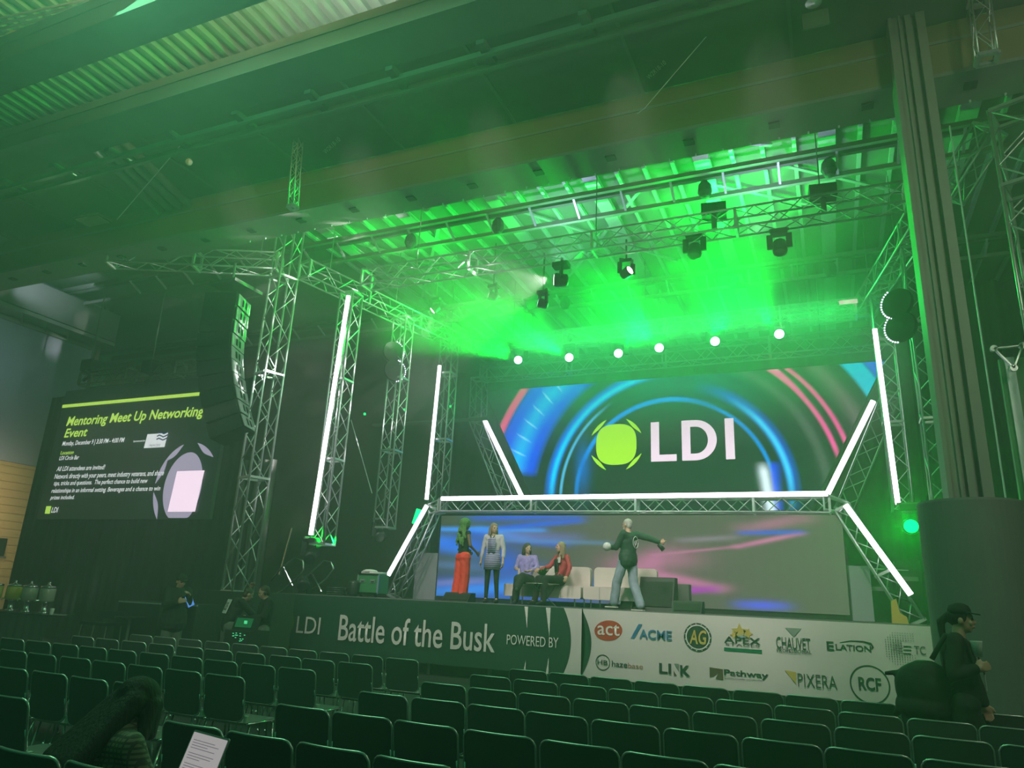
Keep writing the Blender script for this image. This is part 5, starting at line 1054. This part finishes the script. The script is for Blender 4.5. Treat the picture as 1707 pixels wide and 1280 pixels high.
crew('stooping man in a dark shirt with number patch, hand on his head', 392, 972, 10.6, 1.66, (.5, .87), dict(head=(.06, .26, 1.50), neck=(0, .16, 1.40), chest=(0, .08, 1.24), waist=(0, .0, 1.06), shL=(-.17, .10, 1.36), shR=(.17, .12, 1.36), elL=(-.25, .36, 1.42), wrL=(-.10, .34, 1.62), elR=(.22, .32, 1.16), wrR=(.14, .54, 1.08)), tilt=-.35, skin='skin_m', top='cloth_black', trousers=('grey_cloth', .11, .09, .085, .97), hair=hair_short('hair_brown'), vox=.011, wide=1.15,
     extra=lambda t, P, m3, j: (part(MB().box((.0, -.085, 1.27), (.22, .012, .26), M3=Matrix.Rotation(-.30, 3, 'X')), 'shirt_patch', 'paper', t, False), num25(t)))
p25 = at_y(365, 998, 10.36)
crew('man with headset and badge at the control desk', 448, 972, 10.5, 1.66, (-.6, -.8), dict(head=(0, .06, 1.55), elL=(-.24, .06, 1.14), wrL=(-.16, .30, 1.10), elR=(.24, .06, 1.14), wrR=(.12, .30, 1.02)), tilt=-.3, skin='skin_m', top='cloth_black', trousers=('grey_cloth', .10, .085, .08, .97), hair=hair_short('hair_brown'), vox=.011, wide=1.15,
     extra=both(badge('paper', .98, .16, .03, .09), lambda t, P, m3, j: (part(MB().tube([P(-.085, -.01, 0), P(-.06, -.01, .09), P(0, -.01, .115), P(.06, -.01, .09), P(.085, -.01, 0)], .008, 6), 'headset', 'black', t), part(MB().ball(P(-.09, 0, -.01), (.02, .03, .035), 8, 6), 'ear_cup', 'black', t))))
d0_ = at_y(416, 1005, 9.9); t = thing('control_desk', 'dark control desk with glowing green screens between two crew men', 'desk', (d0_[0], 9.95, 0))
MB().box((d0_[0], 9.95, .45), (.50, .5, .90)).build('cabinet', M['black'], t); MB().box((d0_[0], 9.90, 1.0), (.46, .10, .24), M3=Matrix.Rotation(-.3, 3, 'X')).build('monitor', M['black_sh'], t)
MB().box((d0_[0]-.0, 9.84, 1.02), (.34, .01, .15), M3=Matrix.Rotation(-.3, 3, 'X')).build('screen', glow('dim_green_screen', (.02, .22, .07), .5), t)
sp = MB(); rr_ = random.Random(2)
for k in range(30): sp.box((d0_[0]+rr_.uniform(-.2, .2), 9.69, rr_.uniform(.45, .86)), (.022, .01, .012))
sp.box((d0_[0]+.05, 9.82, 1.03), (.06, .01, .05)); tag(sp.build('indicator_lights', glow('indicator', (.10, .9, .35), .9), t), kind='stuff')
c = at_y(478, 1030, 10.9)
# -------- woman with cap by the column
wp = at_y(1588, 1010, 7.6)
def pony(t, P, m3, j):
    h = MB(); h.ball(P(0, -.018, .02), (.082, .095, .088), 14, 10, m3); limb(h, P(0, -.10, .03), P(0, -.155, -.03), .030, .034); limb(h, P(0, -.155, -.03), P(0, -.15, -.25), .034, .018); fused(h, 'hair', M['hair_black'], t, .010, 2, .002)
def bag(t, P, m3, j):
    h = MB(); h.ball((.04, -.28, 1.0), (.20, .23, .22), 16, 12); h.ball((.05, -.30, .86), (.20, .22, .13), 14, 10); h.ball((.05, -.26, 1.10), (.17, .18, .13), 12, 8); limb(h, (.02, -.42, 1.12), (.0, -.57, 1.09), .028, .018); limb(h, (.02, -.44, .84), (.0, -.52, .78), .05, .03)
    fused(h, 'backpack', M['cloth_black'], t, .014, 2, .003)
    for sx in (-1, 1): part(MB().tube([(sx*.11, -.20, 1.24), (sx*.13, -.08, 1.44), (sx*.13, .06, 1.40), (sx*.14, .11, 1.20), (sx*.12, -.12, 1.0)], .022, 6), 'strap', 'cloth_black', t)
    part(MB().lathe((.12, .40, 1.22), [(.032, 0), (.043, .11), (.045, .115)], 14), 'paper_cup', 'paper', t) if 0 else None
person('woman in a cap with ponytail and backpack walking past the drum base', (wp[0], 7.6, 0), (.98, -.12), dict(head=(0, .05, 1.575), neck=(0, .01, 1.45), elR=(.24, -.05, 1.14), wrR=(.20, .10, 1.19), elL=(-.23, .08, 1.14), wrL=(-.22, .14, .90), knL=(-.09, .12, .49), anL=(-.09, .14, .085), knR=(.09, -.04, .49), anR=(.09, -.22, .10)), s=1.02,
       skin='skin_m', top='cloth_black', trousers=('cloth_black', .10, .075, .065, .97), hair=pony, hat=cap_hat('cloth_black', .085), fem=True, wide=1.18, vox=.009,
       extra=both(bag, badge('paper', 1.08, .17, -.03, .10)))
cp = at_y(1629, 1083, 7.45); tag(MB().lathe((cp[0], cp[1], cp[2]-.055), [(.033, 0), (.045, .12), (.047, .125)], 16).build('drink_cup', M['paper'], smooth=True), 'pale clear cup held up by the woman in the cap', 'cup')
"""SEATED"""
# -------- seated woman in the foreground
SX, SY = -3.20, 2.74
def longhair(t, P, m3, j):
    h = MB(); h.ball(P(0, -.02, .03), (.096, .108, .098), 18, 12, m3)
    for x in (-.08, -.05, -.02, .01, .04, .07): limb(h, P(x*.9, -.06, .0), Vector((x*1.5-.03, -.17, .80)), .055, .05)
    for sx in (-1, 1): limb(h, P(sx*.075, .02, .02), Vector((sx*.10, .10, .90)), .040, .036); limb(h, P(sx*.07, .05, .03), Vector((sx*.09, .15, .90)), .030, .03)
    fused(h, 'hair', M['hair_black'], t, .009, 4, .0008)
jw = dict(SEAT); jw.update(waist=(0, .02, .68), chest=(0, .02, .84), neck=(0, .07, .94), head=(-.01, .12, 1.02), shL=(-.17, .02, .87), shR=(.17, .02, .87), wrL=(-.10, .32, .64), wrR=(.12, .32, .64), elL=(-.23, .10, .70), elR=(.23, .10, .70))
wm = person('woman with long black hair seen from behind, plaid jacket, using a laptop', (SX, SY-.05, 0), (.25, 1), jw, s=1.0, tilt=-.4, skin='skin', top=M['tweed'], trousers=('cloth_black', .10, .08, .07, .97), hair=longhair, fem=True, vox=.009, wide=1.15)
lp = at_y(316, 1250, 3.02); t = thing('laptop', 'open laptop with a pale page on screen, on the lap of the foreground woman', 'laptop', (lp[0], 3.05, .66))
rot = Matrix.Rotation(R(-14), 3, 'Z')@Matrix.Rotation(R(-18), 3, 'X'); lw, lh = .33, .22; c0 = Vector((lp[0]+.02, 3.05, .66))
ax, ay = rot@Vector((1, 0, 0)), rot@Vector((0, 0, 1)); nn = rot@Vector((0, -1, 0))
MB().prism(rrect(lw, lh, .012), c0+ay*lh/2, ax, ay, -nn*.007).build('lid', M['led_house'], t)
MB().prism(rrect(lw-.02, lh-.02, .004), c0+ay*lh/2+nn*.001, ax, ay, nn*.001).build('screen', glow('laptop_screen', (.42, .40, .40), .85), t)
tx = MB()
for k in range(14):
    z = lh-.045-k*.012; L = (.2, .24, .15, .22, .0, .23, .21, .12, .0, .22, .24, .18, .2, .1)[k]
    if L: a = c0+ax*(-.13)+ay*z+nn*.003; tx.add([a, a+ax*L, a+ax*L+ay*.003, a+ay*.003], [(0, 1, 2, 3)])
tx.build('page_text', glow('page_text', (.22, .22, .25), .5), t)
flat2 = Matrix.Rotation(R(-14), 3, 'Z'); by_ = flat2@Vector((0, -1, 0)); MB().prism(rrect(lw, lh, .012), c0+by_*lh/2-Vector((0, 0, .005)), flat2@Vector((1, 0, 0)), by_, (0, 0, -.014)).build('keyboard_base', M['led_house'], t)
# ================================================================== chairs
def chair_parts():
    me = {}
    W_, H_ = .465, .36
    # gently curved back panel, top at z .84; chair faces +y, back plane around y = -.20
    b = MB(); pr = rrect(W_, H_, .055, 5); yb = lambda x, z: -.20-.10*(z/H_)*.55-.0+(.03*(1-(2*x/W_)**2))*-1
    nx = 10; cols = []
    def half_w(z):                                                   # rounded corners
        dz = min(z, H_-z); r = .055; return W_/2-(r-math.sqrt(max(0, r*r-(r-min(dz, r))**2)))
    zs = [0, .006, .018, .04, .07, .13, .20, .26, .295, .32, .342, .354, .36]
    for z in zs:
        hw = half_w(z)
        for i in range(nx+1): x = -hw+2*hw*i/nx; b.v.append((x, yb(x, z), .48+z))
    n0 = len(b.v); b.v += [(v[0], v[1]-.010, v[2]) for v in b.v]
    k = nx+1
    for j in range(len(zs)-1):
        for i in range(nx): b.f.append((j*k+i, j*k+i+1, (j+1)*k+i+1, (j+1)*k+i)); b.f.append((n0+j*k+i, n0+(j+1)*k+i, n0+(j+1)*k+i+1, n0+j*k+i+1))
    me['backrest'] = b.mesh('backrest', M['chair_back'], True)
    edge = [(-half_w(z), z) for z in zs]+[( -half_w(.36)+2*half_w(.36)*i/6, .36) for i in range(1, 7)]+[(half_w(z), z) for z in zs[::-1]]
    me['back_frame'] = MB().tube([(x, yb(x, z)-.005, .48+z) for x, z in edge], .0075, 6).mesh('back_frame', M['rim'], True)
    s = MB(); poly = rrect(.45, .40, .05); s.prism(poly, (0, .03, .445), (1, 0, 0), (0, 1, 0), (0, 0, .018)); me['seat'] = s.mesh('seat', M['chair_seat'])
    me['seat_edge'] = MB().tube([(-.229, -.16, .452), (-.229, .22, .452)], .008, 6).mesh('seat_rail', M['chrome'], True)
    me['leg_f'] = MB().tube([(0, 0, .45), (0, .05, .02)], .009, 6).lathe((0, .055, 0), [(.013, 0), (.012, .03)], 8).mesh('leg', M['chrome'], True)
    me['leg_r'] = MB().tube([(0, 0, .45), (0, -.09, .02)], .009, 6).lathe((0, -.094, 0), [(.013, 0), (.012, .03)], 8).mesh('leg', M['chrome'], True)
    me['upright'] = MB().tube([(0, -.14, .45), (0, -.20, .52), (0, -.235, .66)], .009, 6).mesh('upright', M['chrome'], True)
    me['link'] = MB().box((.246, -.19, .50), (.03, .03, .055)).mesh('link_clip', M['clip'])
    return me
CM = chair_parts()
def make_chair():
    t = thing('stacking_chair', 'x', 'chair')
    for nm, k in (('backrest', 'backrest'), ('back_frame', 'back_frame'), ('seat', 'seat'), ('seat_rail', 'seat_edge'), ('link_clip', 'link')): local(nm, CM[k], t)
    for sx in (-1, 1):
        local('leg', CM['leg_f'], t, (sx*.215, .18, 0)); local('leg', CM['leg_r'], t, (sx*.215, -.10, 0)); local('upright', CM['upright'], t, (sx*.226, 0, 0))
        if sx > 0: local('seat_rail', CM['seat_edge'], t, (.458, 0, 0))
    return t
proto = make_chair(); used = False
ORD = ['first', 'second', 'third', 'fourth', 'fifth', 'sixth', 'seventh', 'eighth', 'ninth', 'tenth', 'eleventh', 'twelfth']
rc = random.Random(11); chairs = 0
for blk in (0, 1):
    for j in range(8):
        for k in range(10 if blk == 0 else 12):
            if blk == 0: X, Y = -4.674-.509*k-.03*j, 8.083+.015*k-.93*j
            else: X, Y = -3.001+.491*k-.03*j, 8.036-.021*k-.93*j
            if blk == 0 and j == 7: continue
            cx_, cy_ = X-.222, Y+.25
            if not (seen((cx_, cy_-.2, .84), 30) or seen((cx_+.2, cy_-.2, .55), 0) or seen((cx_-.2, cy_-.2, .84), 0)): continue
            if cy_ < 1.0: continue
            if blk == 1 and j == 6 and k > 3: 
                pass
            if used: o = copy_tree(proto)
            else: o = proto; used = True
            o.location = (cx_+rc.uniform(-.008, .008), cy_+rc.uniform(-.015, .015), 0); o.rotation_euler = (0, 0, R(-1.8+rc.uniform(-1.2, 1.2)))
            side = 'left of the aisle' if blk == 0 else 'right of the aisle'
            o['label'] = 'grey mesh-backed chair, %s row from the stage, %s seat %s' % (ORD[j], ORD[k], side)
            o['group'] = 'audience chairs %s' % side; chairs += 1
print('chairs', chairs)
# ================================================================== haze
hz = MB().box((-9, 12.9, 5.8), (47, 30, 11.9)).build('haze', None); hz['kind'] = 'stuff'; hz['label'] = 'theatrical haze filling the hall'
hm_ = bpy.data.materials.new('haze'); hm_.use_nodes = True; nt = hm_.node_tree; nt.nodes.clear()
vs_ = nt.nodes.new('ShaderNodeVolumeScatter'); vs_.inputs['Color'].default_value = (.9, .95, .92, 1); vs_.inputs['Density'].default_value = HAZE; vs_.inputs['Anisotropy'].default_value = .35
ou = nt.nodes.new('ShaderNodeOutputMaterial'); nt.links.new(vs_.outputs[0], ou.inputs['Volume']); hz.data.materials.append(hm_)
rg = MB().box((-4.3, 18.6, 8.55), (12.4, 8.4, 5.2)).build('rig_haze', None); rg['kind'] = 'stuff'; rg['label'] = 'denser haze gathered around the overhead stage rig'
hm2 = hm_.copy(); hm2.name = 'rig_haze'; hm2.node_tree.nodes['Volume Scatter'].inputs['Density'].default_value = .062; rg.data.materials.append(hm2)
